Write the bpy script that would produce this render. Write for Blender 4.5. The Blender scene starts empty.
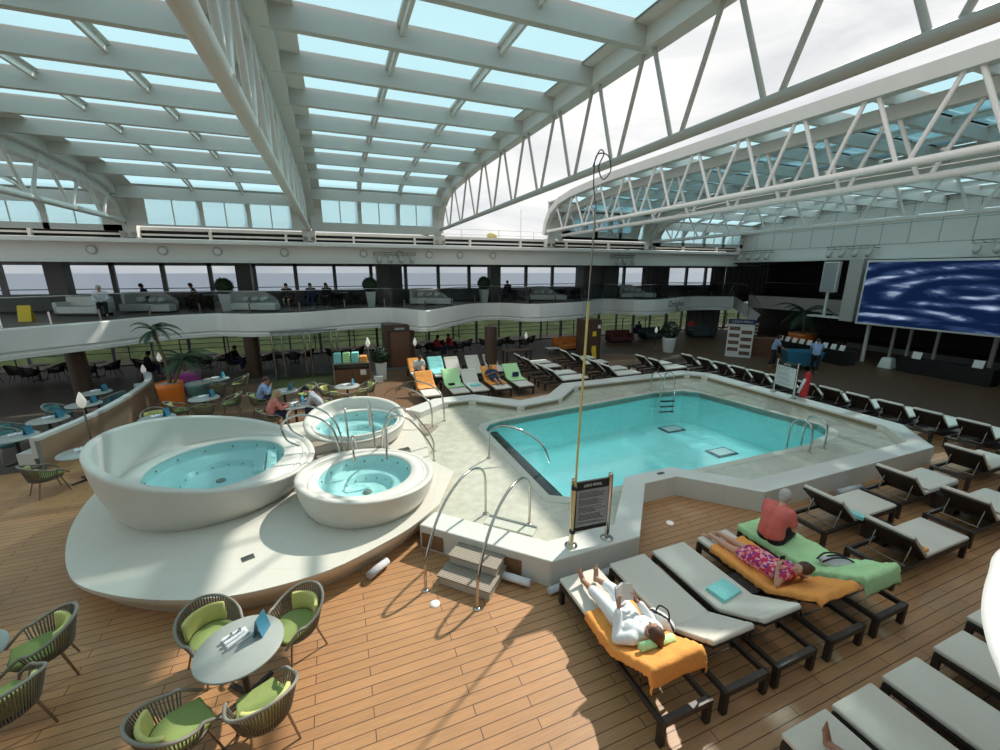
import bpy, bmesh, math, random
from mathutils import Vector, Matrix, noise
random.seed(7)
PI = math.pi
SC = bpy.context.scene
COL = SC.collection
R = math.radians

# ------------------------------------------------------------------ camera
CF, CP, CY, CH = 414.5, R(13.93), R(21.41), 5.0
cam_d = bpy.data.cameras.new('camera')
cam = bpy.data.objects.new('camera', cam_d)
COL.objects.link(cam)
cam.location = (0, 0, CH)
cam.rotation_euler = (R(90) - CP, 0, -CY)
cam_d.sensor_width = 36.0
cam_d.lens = 36.0 * CF / 1000.0
cam_d.clip_start = 0.05
cam_d.clip_end = 20000
SC.camera = cam

def _ray(x, y):
    a = (x - 500) / CF; b = (375 - y) / CF
    Fv = Vector((math.sin(CY) * math.cos(CP), math.cos(CY) * math.cos(CP), -math.sin(CP)))
    Rv = Vector((math.cos(CY), -math.sin(CY), 0))
    return Fv + Rv * a + Rv.cross(Fv) * b
def at(x, y, z=0.0):
    """survey point of the photo -> (X, Y) of the place at height z"""
    d = _ray(x, y); t = (z - CH) / d.z
    return (d.x * t, d.y * t)

# ------------------------------------------------------------------ materials
def mat(name, col, rough=0.6, metal=0.0, var=0.0, vscale=6.0, bump=0.0, spec=0.4, emit=None, estr=0.0, vec='Object', coat=0.0):
    m = bpy.data.materials.new(name); m.use_nodes = True
    nt = m.node_tree; b = nt.nodes['Principled BSDF']
    b.inputs['Base Color'].default_value = (*col, 1)
    b.inputs['Roughness'].default_value = rough
    b.inputs['Metallic'].default_value = metal
    b.inputs['Specular IOR Level'].default_value = spec
    if coat: b.inputs['Coat Weight'].default_value = coat
    if emit:
        b.inputs['Emission Color'].default_value = (*emit, 1)
        b.inputs['Emission Strength'].default_value = estr
    tc = nt.nodes.new('ShaderNodeTexCoord')
    nz = nt.nodes.new('ShaderNodeTexNoise'); nz.inputs['Scale'].default_value = vscale
    nz.inputs['Detail'].default_value = 4
    nt.links.new(tc.outputs[vec], nz.inputs['Vector'])
    v = max(var, 0.02)
    mx = nt.nodes.new('ShaderNodeMix'); mx.data_type = 'RGBA'
    mx.inputs[6].default_value = (*[c * (1 - v) for c in col], 1)
    mx.inputs[7].default_value = (*[min(1, c * (1 + v)) for c in col], 1)
    nt.links.new(nz.outputs['Fac'], mx.inputs[0]); nt.links.new(mx.outputs[2], b.inputs['Base Color'])
    if bump:
        bp = nt.nodes.new('ShaderNodeBump'); bp.inputs['Strength'].default_value = bump
        bp.inputs['Distance'].default_value = 0.02
        nt.links.new(nz.outputs['Fac'], bp.inputs['Height']); nt.links.new(bp.outputs[0], b.inputs['Normal'])
    return m

def mat_planks(name, c1, c2, cm, w=1.75, h=0.137, rough=0.42):
    m = bpy.data.materials.new(name); m.use_nodes = True
    nt = m.node_tree; b = nt.nodes['Principled BSDF']; L = nt.links.new
    tc = nt.nodes.new('ShaderNodeTexCoord')
    br = nt.nodes.new('ShaderNodeTexBrick')
    br.offset = 0.37; br.offset_frequency = 2; br.squash = 1
    br.inputs['Scale'].default_value = 1
    br.inputs['Brick Width'].default_value = w
    br.inputs['Row Height'].default_value = h
    br.inputs['Mortar Size'].default_value = 0.006
    br.inputs['Mortar Smooth'].default_value = 0.1
    br.inputs['Color1'].default_value = (*c1, 1); br.inputs['Color2'].default_value = (*c2, 1)
    br.inputs['Mortar'].default_value = (*cm, 1)
    L(tc.outputs['Object'], br.inputs['Vector'])
    mp = nt.nodes.new('ShaderNodeMapping'); mp.inputs['Scale'].default_value = (1.5, 30, 1)
    L(tc.outputs['Object'], mp.inputs['Vector'])
    nz = nt.nodes.new('ShaderNodeTexNoise'); nz.inputs['Scale'].default_value = 2; nz.inputs['Detail'].default_value = 5
    L(mp.outputs[0], nz.inputs['Vector'])
    n2 = nt.nodes.new('ShaderNodeTexNoise'); n2.inputs['Scale'].default_value = 0.55; n2.inputs['Detail'].default_value = 3
    L(tc.outputs['Object'], n2.inputs['Vector'])
    r1 = nt.nodes.new('ShaderNodeMapRange'); r1.inputs[1].default_value = .3; r1.inputs[2].default_value = .7
    r1.inputs[3].default_value = .86; r1.inputs[4].default_value = 1.1
    L(nz.outputs['Fac'], r1.inputs[0])
    r2 = nt.nodes.new('ShaderNodeMapRange'); r2.inputs[1].default_value = .3; r2.inputs[2].default_value = .7
    r2.inputs[3].default_value = .88; r2.inputs[4].default_value = 1.1
    L(n2.outputs['Fac'], r2.inputs[0])
    mu = nt.nodes.new('ShaderNodeMath'); mu.operation = 'MULTIPLY'
    L(r1.outputs[0], mu.inputs[0]); L(r2.outputs[0], mu.inputs[1])
    vm = nt.nodes.new('ShaderNodeVectorMath'); vm.operation = 'SCALE'
    L(br.outputs['Color'], vm.inputs[0]); L(mu.outputs[0], vm.inputs['Scale'])
    L(vm.outputs[0], b.inputs['Base Color'])
    b.inputs['Roughness'].default_value = rough
    b.inputs['Specular IOR Level'].default_value = .45
    bp = nt.nodes.new('ShaderNodeBump'); bp.inputs['Strength'].default_value = .4; bp.inputs['Distance'].default_value = .004
    bp.invert = True
    L(br.outputs['Fac'], bp.inputs['Height']); L(bp.outputs[0], b.inputs['Normal'])
    return m

def mat_tiles(name, col, joint, w, h, rough=.4, off=0.0, var=.05, vscale=8, mort=.006, coord='Object', rot=0.0):
    m = mat(name, col, rough, var=var, vscale=vscale)
    nt = m.node_tree; b = nt.nodes['Principled BSDF']; L = nt.links.new
    tc = [n for n in nt.nodes if n.type == 'TEX_COORD'][0]
    mx = [n for n in nt.nodes if n.type == 'MIX'][0]
    br = nt.nodes.new('ShaderNodeTexBrick'); br.offset = off
    br.inputs['Scale'].default_value = 1; br.inputs['Brick Width'].default_value = w
    br.inputs['Row Height'].default_value = h; br.inputs['Mortar Size'].default_value = mort
    br.inputs['Color1'].default_value = (1, 1, 1, 1); br.inputs['Color2'].default_value = (.97, .97, .97, 1)
    br.inputs['Mortar'].default_value = (*joint, 1)
    mp = nt.nodes.new('ShaderNodeMapping'); mp.inputs['Rotation'].default_value = rot if isinstance(rot, tuple) else (0, 0, rot)
    L(tc.outputs[coord], mp.inputs['Vector']); L(mp.outputs[0], br.inputs['Vector'])
    vm = nt.nodes.new('ShaderNodeVectorMath'); vm.operation = 'MULTIPLY'
    L(mx.outputs[2], vm.inputs[0]); L(br.outputs['Color'], vm.inputs[1]); L(vm.outputs[0], b.inputs['Base Color'])
    return m

def mat_glass(name, tint, gloss=.08, grough=.02, gcol=(.9, .95, 1)):
    """thin pane: tinted see-through plus a weak mirror"""
    m = bpy.data.materials.new(name); m.use_nodes = True
    nt = m.node_tree; nt.nodes.clear(); L = nt.links.new
    o = nt.nodes.new('ShaderNodeOutputMaterial'); t = nt.nodes.new('ShaderNodeBsdfTransparent')
    t.inputs[0].default_value = (*tint, 1)
    g = nt.nodes.new('ShaderNodeBsdfGlossy'); g.inputs['Roughness'].default_value = grough
    g.inputs['Color'].default_value = (*gcol, 1)
    fr = nt.nodes.new('ShaderNodeFresnel'); fr.inputs[0].default_value = 1.33
    ad = nt.nodes.new('ShaderNodeMath'); ad.operation = 'MULTIPLY_ADD'
    ad.inputs[1].default_value = gloss / .06; ad.inputs[2].default_value = 0
    ad.use_clamp = True
    L(fr.outputs[0], ad.inputs[0])
    mx = nt.nodes.new('ShaderNodeMixShader')
    L(ad.outputs[0], mx.inputs[0]); L(t.outputs[0], mx.inputs[1]); L(g.outputs[0], mx.inputs[2])
    L(mx.outputs[0], o.inputs[0])
    return m

def mat_water(name, tint, wave=3.0, strength=.25):
    m = mat_glass(name, tint, gloss=.05, grough=.03)
    nt = m.node_tree; L = nt.links.new
    tc = nt.nodes.new('ShaderNodeTexCoord'); nz = nt.nodes.new('ShaderNodeTexNoise')
    nz.inputs['Scale'].default_value = wave; nz.inputs['Detail'].default_value = 3
    bp = nt.nodes.new('ShaderNodeBump'); bp.inputs['Strength'].default_value = strength; bp.inputs['Distance'].default_value = .03
    L(tc.outputs['Object'], nz.inputs['Vector']); L(nz.outputs['Fac'], bp.inputs['Height'])
    for n in nt.nodes:
        if n.type in ('BSDF_GLOSSY', 'FRESNEL'): L(bp.outputs[0], n.inputs['Normal'])
    return m

def mat_stripes(name, c1, c2, scale, axis='X', rough=.7, width=.5):
    m = bpy.data.materials.new(name); m.use_nodes = True
    nt = m.node_tree; b = nt.nodes['Principled BSDF']; L = nt.links.new
    tc = nt.nodes.new('ShaderNodeTexCoord'); w = nt.nodes.new('ShaderNodeTexWave')
    w.bands_direction = axis; w.inputs['Scale'].default_value = scale; w.inputs['Distortion'].default_value = 0
    L(tc.outputs['Object'], w.inputs['Vector'])
    cr = nt.nodes.new('ShaderNodeValToRGB'); cr.color_ramp.elements[0].position = width - .08; cr.color_ramp.elements[1].position = width + .08
    cr.color_ramp.elements[0].color = (*c1, 1); cr.color_ramp.elements[1].color = (*c2, 1)
    L(w.outputs['Fac'], cr.inputs[0]); L(cr.outputs[0], b.inputs['Base Color'])
    b.inputs['Roughness'].default_value = rough
    return m

M = {}
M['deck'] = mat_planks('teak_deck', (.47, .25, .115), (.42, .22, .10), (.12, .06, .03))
M['deckshade'] = mat_planks('shaded_brown_planks', (.20, .115, .065), (.17, .098, .055), (.06, .035, .02))  # darker copy of the deck planks, shade of the dining area painted in
M['darkfloor'] = mat('dark_lounge_floor', (.085, .046, .022), .45, var=.12, vscale=1.5)
M['greyfloor'] = mat('grey_restaurant_floor', (.085, .07, .06), .5, var=.2, vscale=1.2)
M['upperfloor'] = mat('upper_deck_floor', (.12, .10, .085), .5, var=.15)
M['white'] = mat('white_paint', (.70, .69, .65), .45, var=.04, vscale=1.5)
M['whitebright'] = mat('white_lacquer', (.86, .85, .83), .35, var=.03, vscale=1.0)
M['steelwhite'] = mat('white_painted_steel', (.64, .655, .625), .42, var=.06, vscale=2.0)
M['steelgrey'] = mat('grey_painted_steel', (.43, .43, .40), .5, var=.08, vscale=2.0)
M['steelshade'] = mat('roof_beam_paint', (.53, .55, .525), .5, var=.06, vscale=2.0)
M['dark'] = mat('dark_void', (.015, .014, .014), .8)
M['darkwall'] = mat('dark_wall', (.035, .032, .03), .7, var=.2)
M['greywall'] = mat('grey_wall_panel', (.17, .18, .18), .6, var=.1)
M['mullion'] = mat('mullion_grey', (.20, .21, .21), .5, var=.08)
M['column'] = mat('brown_column', (.075, .043, .028), .45, var=.2, vscale=4)
M['colgrey'] = mat('dark_grey_column', (.10, .105, .10), .5, var=.15)
M['door'] = mat('brown_wood_door', (.15, .07, .04), .4, var=.2, vscale=5)
M['tub'] = mat('tub_composite', (.64, .63, .58), .38, var=.07, vscale=2.5)
M['tubin'] = mat('tub_inner_shell', (.72, .71, .66), .32, var=.04, vscale=2)
M['platform'] = mat_tiles('cream_platform_tiles', (.66, .64, .57), (.82, .82, .8), 1.2, .95, rough=.35, var=.06, vscale=1.2, mort=.004, rot=R(20))
M['rim'] = mat_tiles('white_rim_tiles', (.68, .69, .65), (.86, .86, .85), .95, 3.0, rough=.35, var=.05, vscale=1.5, mort=.005)
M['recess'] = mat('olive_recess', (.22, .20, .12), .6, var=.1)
M['surround'] = mat('wet_pebble_surround', (.52, .52, .43), .16, var=.28, vscale=5, bump=.12, spec=.6)
M['pooltile'] = mat_tiles('pool_tile', (.38, .88, .86), (.93, .95, .95), .3, .3, rough=.3, var=.05, mort=.006)
M['poolwall'] = mat('pool_wall_tile', (.36, .86, .85), .3, var=.08, vscale=4)
M['blacktile'] = mat('black_pool_step_tile', (.03, .035, .035), .25, var=.2, vscale=14)
M['coping'] = mat('pool_coping', (.56, .58, .50), .3, var=.1, vscale=9)
M['water'] = mat_water('pool_water', (.86, .99, .99), 2.2, .3)
M['spawater'] = mat_water('spa_water', (.78, .96, .96), 3.5, .25)
M['spashell'] = mat('spa_shell', (.74, .96, .95), .3, var=.08, vscale=3)
M['chrome'] = mat('polished_steel', (.50, .485, .455), .16, metal=1.0)
M['darkchrome'] = mat('dark_steel', (.30, .27, .24), .22, metal=1.0)
def mat_roofglass(name):
    m = bpy.data.materials.new(name); m.use_nodes = True
    nt = m.node_tree; nt.nodes.clear(); L = nt.links.new
    o = nt.nodes.new('ShaderNodeOutputMaterial'); t = nt.nodes.new('ShaderNodeBsdfTransparent'); t.inputs[0].default_value = (.52, .76, .82, 1)
    d = nt.nodes.new('ShaderNodeBsdfTranslucent'); d.inputs[0].default_value = (.33, .52, .59, 1)
    g = nt.nodes.new('ShaderNodeBsdfGlossy'); g.inputs['Roughness'].default_value = .05
    a = nt.nodes.new('ShaderNodeMixShader'); a.inputs[0].default_value = .74; b = nt.nodes.new('ShaderNodeMixShader'); b.inputs[0].default_value = .04
    L(t.outputs[0], a.inputs[1]); L(d.outputs[0], a.inputs[2]); L(a.outputs[0], b.inputs[1]); L(g.outputs[0], b.inputs[2]); L(b.outputs[0], o.inputs[0])
    return m
M['glass_roof'] = mat_roofglass('tinted_roof_glass')
M['glass'] = mat_glass('clear_glass', (.78, .84, .84), .05)
M['glass_win'] = mat_glass('window_glass', (.54, .58, .62), .04)
M['glass_low'] = mat_glass('tinted_window_glass', (.26, .28, .27), .06)
M['frame'] = mat('brown_woven_frame', (.035, .026, .022), .45, var=.3, vscale=60, bump=.2)
M['weave'] = mat_stripes('woven_rail', (.02, .015, .013), (.12, .10, .09), 28, 'Y', .5)
M['sling'] = mat('dark_back_panel', (.022, .018, .016), .6, var=.2)
M['mattress'] = mat('grey_lounger_fabric', (.68, .65, .58), .85, var=.07, vscale=40, bump=.1)
M['mattress_bright'] = mat('pale_lounger_fabric', (.74, .73, .66), .85, var=.06, vscale=40, bump=.1)
M['orange'] = mat('orange_towel_cloth', (.86, .36, .09), .95, var=.12, vscale=30, bump=.35)
M['mint'] = mat('mint_towel_cloth', (.50, .80, .42), .95, var=.1, vscale=30, bump=.35)
M['teal'] = mat('turquoise_towel_cloth', (.28, .70, .68), .95, var=.1, vscale=30, bump=.35)
M['greytowel'] = mat('grey_rolled_towel_cloth', (.55, .56, .58), .95, var=.12, vscale=30, bump=.35)
M['lime'] = mat('lime_cushion_fabric', (.26, .33, .11), .85, var=.12, vscale=14, bump=.15)
M['limepale'] = mat('pale_lime_cushion_fabric', (.60, .60, .22), .85, var=.1, vscale=14, bump=.15)
M['tealfab'] = mat('teal_chair_fabric', (.10, .24, .26), .8, var=.12)
M['rope'] = mat('taupe_rope', (.17, .155, .125), .75, var=.15, vscale=40)
M['raili'] = mat('taupe_rail', (.26, .245, .21), .6, var=.1)
M['tabletop'] = mat('stone_table_top', (.34, .37, .35), .4, var=.16, vscale=4)
M['darktable'] = mat('dark_table', (.04, .035, .03), .5)
M['whitetop'] = mat('white_table_top', (.55, .56, .56), .4)
M['blackfab'] = mat('black_chair_fabric', (.025, .022, .022), .75)
M['bench'] = mat('white_bench_vinyl', (.58, .59, .57), .5, var=.04)
M['panelwood'] = mat('tan_partition_panel', (.33, .23, .155), .5, var=.12, vscale=1.5)
M['planter_o'] = mat('orange_planter', (.80, .20, .03), .35, var=.05)
M['planter_p'] = mat('magenta_planter', (.38, .06, .26), .35, var=.05)
M['planter_t'] = mat('teal_planter', (.20, .42, .40), .35, var=.05)
M['planter_w'] = mat('white_planter', (.66, .68, .66), .35, var=.03)
M['soil'] = mat('planter_pebbles', (.42, .36, .32), .9, var=.5, vscale=30)
M['trunk'] = mat('palm_trunk', (.16, .12, .07), .9, var=.3, vscale=20)
M['leaf'] = mat('palm_leaf', (.03, .065, .03), .55, var=.4, vscale=6)
M['leafdark'] = mat('dark_leaf', (.022, .045, .022), .6, var=.4, vscale=10)
M['lampglow'] = mat('frosted_lamp_glass', (.80, .76, .70), .3, emit=(1, .92, .82), estr=.25)
M['skin'] = mat('skin_light', (.60, .34, .24), .5, var=.08, vscale=8)
M['skintan'] = mat('skin_tan', (.40, .22, .15), .5, var=.08, vscale=8)
M['hairbrown'] = mat('brown_hair', (.085, .04, .025), .6, var=.4, vscale=50)
M['hairgrey'] = mat('grey_hair', (.45, .44, .43), .7, var=.25, vscale=50)
M['hairblond'] = mat('blonde_hair', (.42, .30, .16), .6, var=.3, vscale=50)
M['hairdark'] = mat('dark_hair', (.02, .016, .014), .6, var=.3, vscale=50)
M['whitecloth'] = mat('white_linen', (.74, .77, .80), .9, var=.05, vscale=18, bump=.25)
M['salmon'] = mat('salmon_shirt', (.66, .16, .14), .9, var=.08, vscale=18, bump=.25)
M['blackcloth'] = mat('black_cloth', (.02, .02, .025), .9)
M['bluecloth'] = mat('light_blue_shirt', (.28, .40, .62), .9, var=.08, vscale=18)
M['navy'] = mat('navy_cloth', (.03, .04, .09), .9, var=.15)
M['coral'] = mat('coral_patterned_cloth', (.58, .20, .18), .9, var=.5, vscale=30)
M['plaid'] = mat('grey_plaid_cloth', (.38, .42, .48), .9, var=.6, vscale=45)
M['floral'] = mat('floral_cloth', (.6, .1, .2), .9)
M['red'] = mat('red_fabric', (.50, .03, .04), .7, var=.1)
M['paper'] = mat('paper', (.70, .70, .67), .8, var=.05, vscale=60)
M['ink'] = mat('dark_ink', (.05, .055, .06), .7)
M['signgrey'] = mat('sign_grey', (.30, .32, .34), .4)
M['signpale'] = mat('sign_pale', (.56, .64, .64), .4)
M['black'] = mat('black_plastic', (.012, .012, .014), .35)
M['blueplastic'] = mat('blue_plastic', (.04, .20, .33), .4)
M['menublue'] = mat('menu_blue', (.06, .24, .36), .35, var=.2, vscale=20)
M['yellow'] = mat('yellow_plastic', (.80, .55, .04), .5)
M['pole'] = mat('brass_yellow_pole', (.62, .55, .22), .35, var=.1)
M['step'] = mat_stripes('grey_teak_step', (.10, .075, .055), (.36, .31, .25), 9, 'Y', .7, .2)
M['stepside'] = mat('pale_step_side', (.52, .50, .44), .6)
M['darkred'] = mat('dark_red_fabric', (.09, .02, .02), .8, var=.1)
M['sofadark'] = mat('slate_fabric', (.045, .06, .07), .8, var=.1)
M['sofaorange'] = mat('orange_sofa_fabric', (.55, .17, .03), .8, var=.1)
M['sofawhite'] = mat('white_wicker', (.70, .70, .67), .7, var=.2, vscale=50)
M['curtain'] = mat_stripes('grey_curtain', (.10, .105, .105), (.26, .265, .26), 3.2, 'X', .9)
M['rug'] = mat('olive_rug', (.12, .125, .05), .9, var=.4, vscale=10)
M['wallpanel'] = mat_tiles('white_end_wall_panels', (.55, .60, .59), (.62, .62, .62), .95, .85, rough=.5, var=.03, mort=.012, rot=(R(-90), 0, R(-90)))
M['wallpanel'] = mat('white_end_wall', (.62, .62, .59), .5, var=.05)
M['seam'] = mat('panel_seam', (.25, .29, .29), .6)
M['navyhead'] = mat('navy_sign', (.02, .03, .09), .5)
M['photo1'] = mat('menu_photo', (.16, .09, .06), .6, var=.9, vscale=7)
M['teak'] = mat('teak_panel', (.22, .12, .06), .5, var=.2)

# floral dress
m = M['floral']; nt = m.node_tree
vo = nt.nodes.new('ShaderNodeTexVoronoi'); vo.inputs['Scale'].default_value = 26
tc = [n for n in nt.nodes if n.type == 'TEX_COORD'][0]
cr = nt.nodes.new('ShaderNodeValToRGB'); cr.color_ramp.interpolation = 'CONSTANT'
for i, (p_, c_) in enumerate(((0, (.55, .03, .12)), (.35, (.85, .22, .20)), (.55, (.20, .05, .30)), (.75, (.80, .40, .42)))):
    e = cr.color_ramp.elements[i] if i < 2 else cr.color_ramp.elements.new(p_)
    e.position = p_; e.color = (*c_, 1)
nt.links.new(tc.outputs['Object'], vo.inputs['Vector'])
sp = nt.nodes.new('ShaderNodeSeparateColor'); nt.links.new(vo.outputs['Color'], sp.inputs[0])
nt.links.new(sp.outputs[0], cr.inputs[0]); nt.links.new(cr.outputs[0], nt.nodes['Principled BSDF'].inputs['Base Color'])

# ------------------------------------------------------------------ mesh builder
class MB:
    def __init__(s): s.v = []; s.f = []; s.sm = []
    def add(s, vs, fs, smooth=False):
        o = len(s.v); s.v += [tuple(v) for v in vs]; s.f += [tuple(i + o for i in f) for f in fs]; s.sm += [smooth] * len(fs)
        return s
    def box(s, x0, y0, z0, x1, y1, z1, mt=None):
        vs = [(x0, y0, z0), (x1, y0, z0), (x1, y1, z0), (x0, y1, z0), (x0, y0, z1), (x1, y0, z1), (x1, y1, z1), (x0, y1, z1)]
        if mt: vs = [mt @ Vector(v) for v in vs]
        return s.add(vs, [(0, 3, 2, 1), (4, 5, 6, 7), (0, 1, 5, 4), (1, 2, 6, 5), (2, 3, 7, 6), (3, 0, 4, 7)])
    def bar(s, a, b, w, h, up=(0, 0, 1)):
        a = Vector(a); b = Vector(b); d = (b - a); L = d.length; d.normalize()
        u = Vector(up); sd = d.cross(u)
        if sd.length < 1e-5: sd = d.cross(Vector((1, 0, 0)))
        sd.normalize(); u = sd.cross(d)
        vs = []
        for t in (a, b):
            for p, q in ((-1, -1), (1, -1), (1, 1), (-1, 1)): vs.append(t + sd * (p * w / 2) + u * (q * h / 2))
        return s.add(vs, [(0, 1, 2, 3), (7, 6, 5, 4), (0, 4, 5, 1), (1, 5, 6, 2), (2, 6, 7, 3), (3, 7, 4, 0)])
    def tube(s, pts, r, n=8, closed=False):
        P = [Vector(p) for p in pts]
        if not closed and len(P) < 2: return s
        rr = r if isinstance(r, (list, tuple)) else [r] * len(P)
        N = len(P); fr = []; prev = None
        for i in range(N):
            if closed: t = (P[(i + 1) % N] - P[i - 1])
            else: t = P[min(i + 1, N - 1)] - P[max(i - 1, 0)]
            t.normalize()
            if prev is None:
                u = t.cross(Vector((0, 0, 1)))
                if u.length < .1: u = t.cross(Vector((1, 0, 0)))
            else: u = prev - t * prev.dot(t)
            u.normalize(); prev = u; fr.append((u, t.cross(u)))
        vs = []
        for i in range(N):
            for k in range(n):
                a = 2 * PI * k / n; vs.append(P[i] + (fr[i][0] * math.cos(a) + fr[i][1] * math.sin(a)) * rr[i])
        fs = []
        for i in range(N if closed else N - 1):
            for k in range(n):
                j = (i + 1) % N
                fs.append((i * n + k, i * n + (k + 1) % n, j * n + (k + 1) % n, j * n + k))
        s.add(vs, fs, True)
        if not closed: s.add([vs[k] for k in range(n)], [tuple(range(n))[::-1]]); s.add([vs[(N - 1) * n + k] for k in range(n)], [tuple(range(n))])
        return s
    def lathe(s, prof, c=(0, 0, 0), n=24, smooth=True, sx=1, sy=1, caps=True):
        vs = []
        for r, z in prof:
            for k in range(n):
                a = 2 * PI * k / n; vs.append((c[0] + sx * r * math.cos(a), c[1] + sy * r * math.sin(a), c[2] + z))
        fs = []
        for i in range(len(prof) - 1):
            for k in range(n):
                fs.append((i * n + k, i * n + (k + 1) % n, (i + 1) * n + (k + 1) % n, (i + 1) * n + k))
        s.add(vs, fs, smooth)
        if caps:
            s.add([vs[k] for k in range(n)], [tuple(range(n))[::-1]])
            s.add(vs[-n:], [tuple(range(n))])
        return s
    def prism(s, poly, z0, z1):
        n = len(poly)
        vs = [(p[0], p[1], z0) for p in poly] + [(p[0], p[1], z1) for p in poly]
        fs = [tuple(range(n))[::-1], tuple(range(n, 2 * n))] + [(i, (i + 1) % n, n + (i + 1) % n, n + i) for i in range(n)]
        return s.add(vs, fs)
    def grid(s, rows, smooth=True, flip=False):
        nr = len(rows); nc = len(rows[0]); vs = [p for r in rows for p in r]
        fs = []
        for i in range(nr - 1):
            for j in range(nc - 1):
                q = (i * nc + j, i * nc + j + 1, (i + 1) * nc + j + 1, (i + 1) * nc + j)
                fs.append(q[::-1] if flip else q)
        return s.add(vs, fs, smooth)
    def ball(s, c, r, n=10, m=7, rot=None):
        r = r if isinstance(r, (list, tuple)) else (r, r, r)
        vs = [Vector((0, 0, r[2]))]
        for i in range(1, m):
            ph = PI * i / m
            for k in range(n):
                a = 2 * PI * k / n; vs.append(Vector((r[0] * math.sin(ph) * math.cos(a), r[1] * math.sin(ph) * math.sin(a), r[2] * math.cos(ph))))
        vs.append(Vector((0, 0, -r[2])))
        if rot: vs = [rot @ v for v in vs]
        vs = [v + Vector(c) for v in vs]
        fs = [(0, 1 + k, 1 + (k + 1) % n) for k in range(n)]
        for i in range(m - 2):
            for k in range(n):
                fs.append((1 + i * n + k, 1 + (i + 1) * n + k, 1 + (i + 1) * n + (k + 1) % n, 1 + i * n + (k + 1) % n))
        b = 1 + (m - 2) * n; e = len(vs) - 1
        fs += [(e, b + (k + 1) % n, b + k) for k in range(n)]
        return s.add(vs, fs, True)
    def cap(s, a, ra, b, rb, n=10):
        """closed tapered capsule"""
        a = Vector(a); b = Vector(b); d = b - a
        if d.length < 1e-4: return s.ball(a, max(ra, rb), n)
        t = d.normalized(); pts = []; rr = []
        for k in range(1, 4):
            ang = PI / 2 * (1 - k / 3); pts.append(a - t * ra * math.sin(ang)); rr.append(max(ra * math.cos(ang), ra * .25))
        for k in range(0, 3):
            ang = PI / 2 * (k / 3); pts.append(b + t * rb * math.sin(ang)); rr.append(rb * math.cos(ang))
        pts.append(b + t * rb * .97); rr.append(rb * .25)
        return s.tube(pts, rr, n)
    def build(s, name, m, parent=None, loc=None, rz=None):
        me = bpy.data.meshes.new(name); me.from_pydata(s.v, [], s.f)
        me.polygons.foreach_set('use_smooth', s.sm)
        me.materials.append(M[m] if isinstance(m, str) else m); me.update()
        o = bpy.data.objects.new(name, me); COL.objects.link(o)
        if parent: o.parent = parent
        if loc: o.location = loc
        if rz is not None: o.rotation_euler = (0, 0, rz)
        return o

def bevel(o, w, seg=2):
    md = o.modifiers.new('bevel', 'BEVEL'); md.width = w; md.segments = seg; md.limit_method = 'ANGLE'; md.angle_limit = R(40)
    return o
def empty(name, loc=(0, 0, 0), rz=0):
    o = bpy.data.objects.new(name, None); COL.objects.link(o); o.location = loc; o.rotation_euler = (0, 0, rz)
    o.empty_display_size = .1
    return o
def tag(o, label=None, cat=None, group=None, kind=None):
    if label: o['label'] = label
    if cat: o['category'] = cat
    if group: o['group'] = group
    if kind: o['kind'] = kind
    return o
def thing(name, label, cat, loc=(0, 0, 0), rz=0, group=None):
    return tag(empty(name, loc, rz), label, cat, group)
def st(o, label=None): return tag(o, label, None, None, 'structure')
KIDS = {}
def copy_tree(o, parent=None):
    c = o.copy(); COL.objects.link(c)
    if parent: c.parent = parent
    for ch in [q for q in ALLCH(o)]: copy_tree(ch, c)
    return c
def ALLCH(o): return list(o.children)
def place(proto, used, loc, rz, label, group=None, cat=None):
    o = proto if not used[0] else copy_tree(proto)
    used[0] = True
    o.location = loc; o.rotation_euler = (0, 0, rz); o['label'] = label
    if group: o['group'] = group
    if cat: o['category'] = cat
    return o
BAKE = []
def fuse(o, voxel, smooth=3):
    """one continuous surface out of overlapping volumes"""
    md = o.modifiers.new('remesh', 'REMESH'); md.mode = 'VOXEL'; md.voxel_size = voxel; md.use_smooth_shade = True
    if smooth:
        s2 = o.modifiers.new('smooth', 'SMOOTH'); s2.factor = .5; s2.iterations = smooth
    BAKE.append(o); return o
def text(s, size, m, parent, loc, rot, name='lettering', ext=.002, align='CENTER', sx=1):
    c = bpy.data.curves.new(name, 'FONT'); c.body = s; c.size = size; c.extrude = ext; c.align_x = align; c.align_y = 'CENTER'
    t = bpy.data.objects.new(name, c); me = bpy.data.meshes.new_from_object(t)
    bpy.data.objects.remove(t)
    me.materials.clear(); me.materials.append(M[m])
    o = bpy.data.objects.new(name, me); COL.objects.link(o); o.parent = parent; o.location = loc; o.rotation_euler = rot; o.scale = (sx, 1, 1)
    return o
def fill_poly(name, loops, z, m, down=0.0):
    """flat polygon with holes"""
    bm = bmesh.new(); ed = []
    for lp in loops:
        vs = [bm.verts.new((p[0], p[1], z)) for p in lp]
        ed += [bm.edges.new((vs[i], vs[(i + 1) % len(vs)])) for i in range(len(vs))]
    bmesh.ops.triangle_fill(bm, edges=ed, use_beauty=True, use_dissolve=False)
    for f in bm.faces:
        if f.normal.z < 0: f.normal_flip()
    if down:
        ret = bmesh.ops.extrude_face_region(bm, geom=list(bm.faces))
        for v in [g for g in ret['geom'] if isinstance(g, bmesh.types.BMVert)]: v.co.z -= down
        bmesh.ops.recalc_face_normals(bm, faces=list(bm.faces))
    me = bpy.data.meshes.new(name); bm.to_mesh(me); bm.free(); me.materials.append(M[m])
    o = bpy.data.objects.new(name, me); COL.objects.link(o)
    return o
def arcpts(c, r, a0, a1, n, z=None):
    out = []
    for i in range(n + 1):
        a = a0 + (a1 - a0) * i / n; p = (c[0] + r * math.cos(a), c[1] + r * math.sin(a))
        out.append(p if z is None else (*p, z))
    return out
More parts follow.
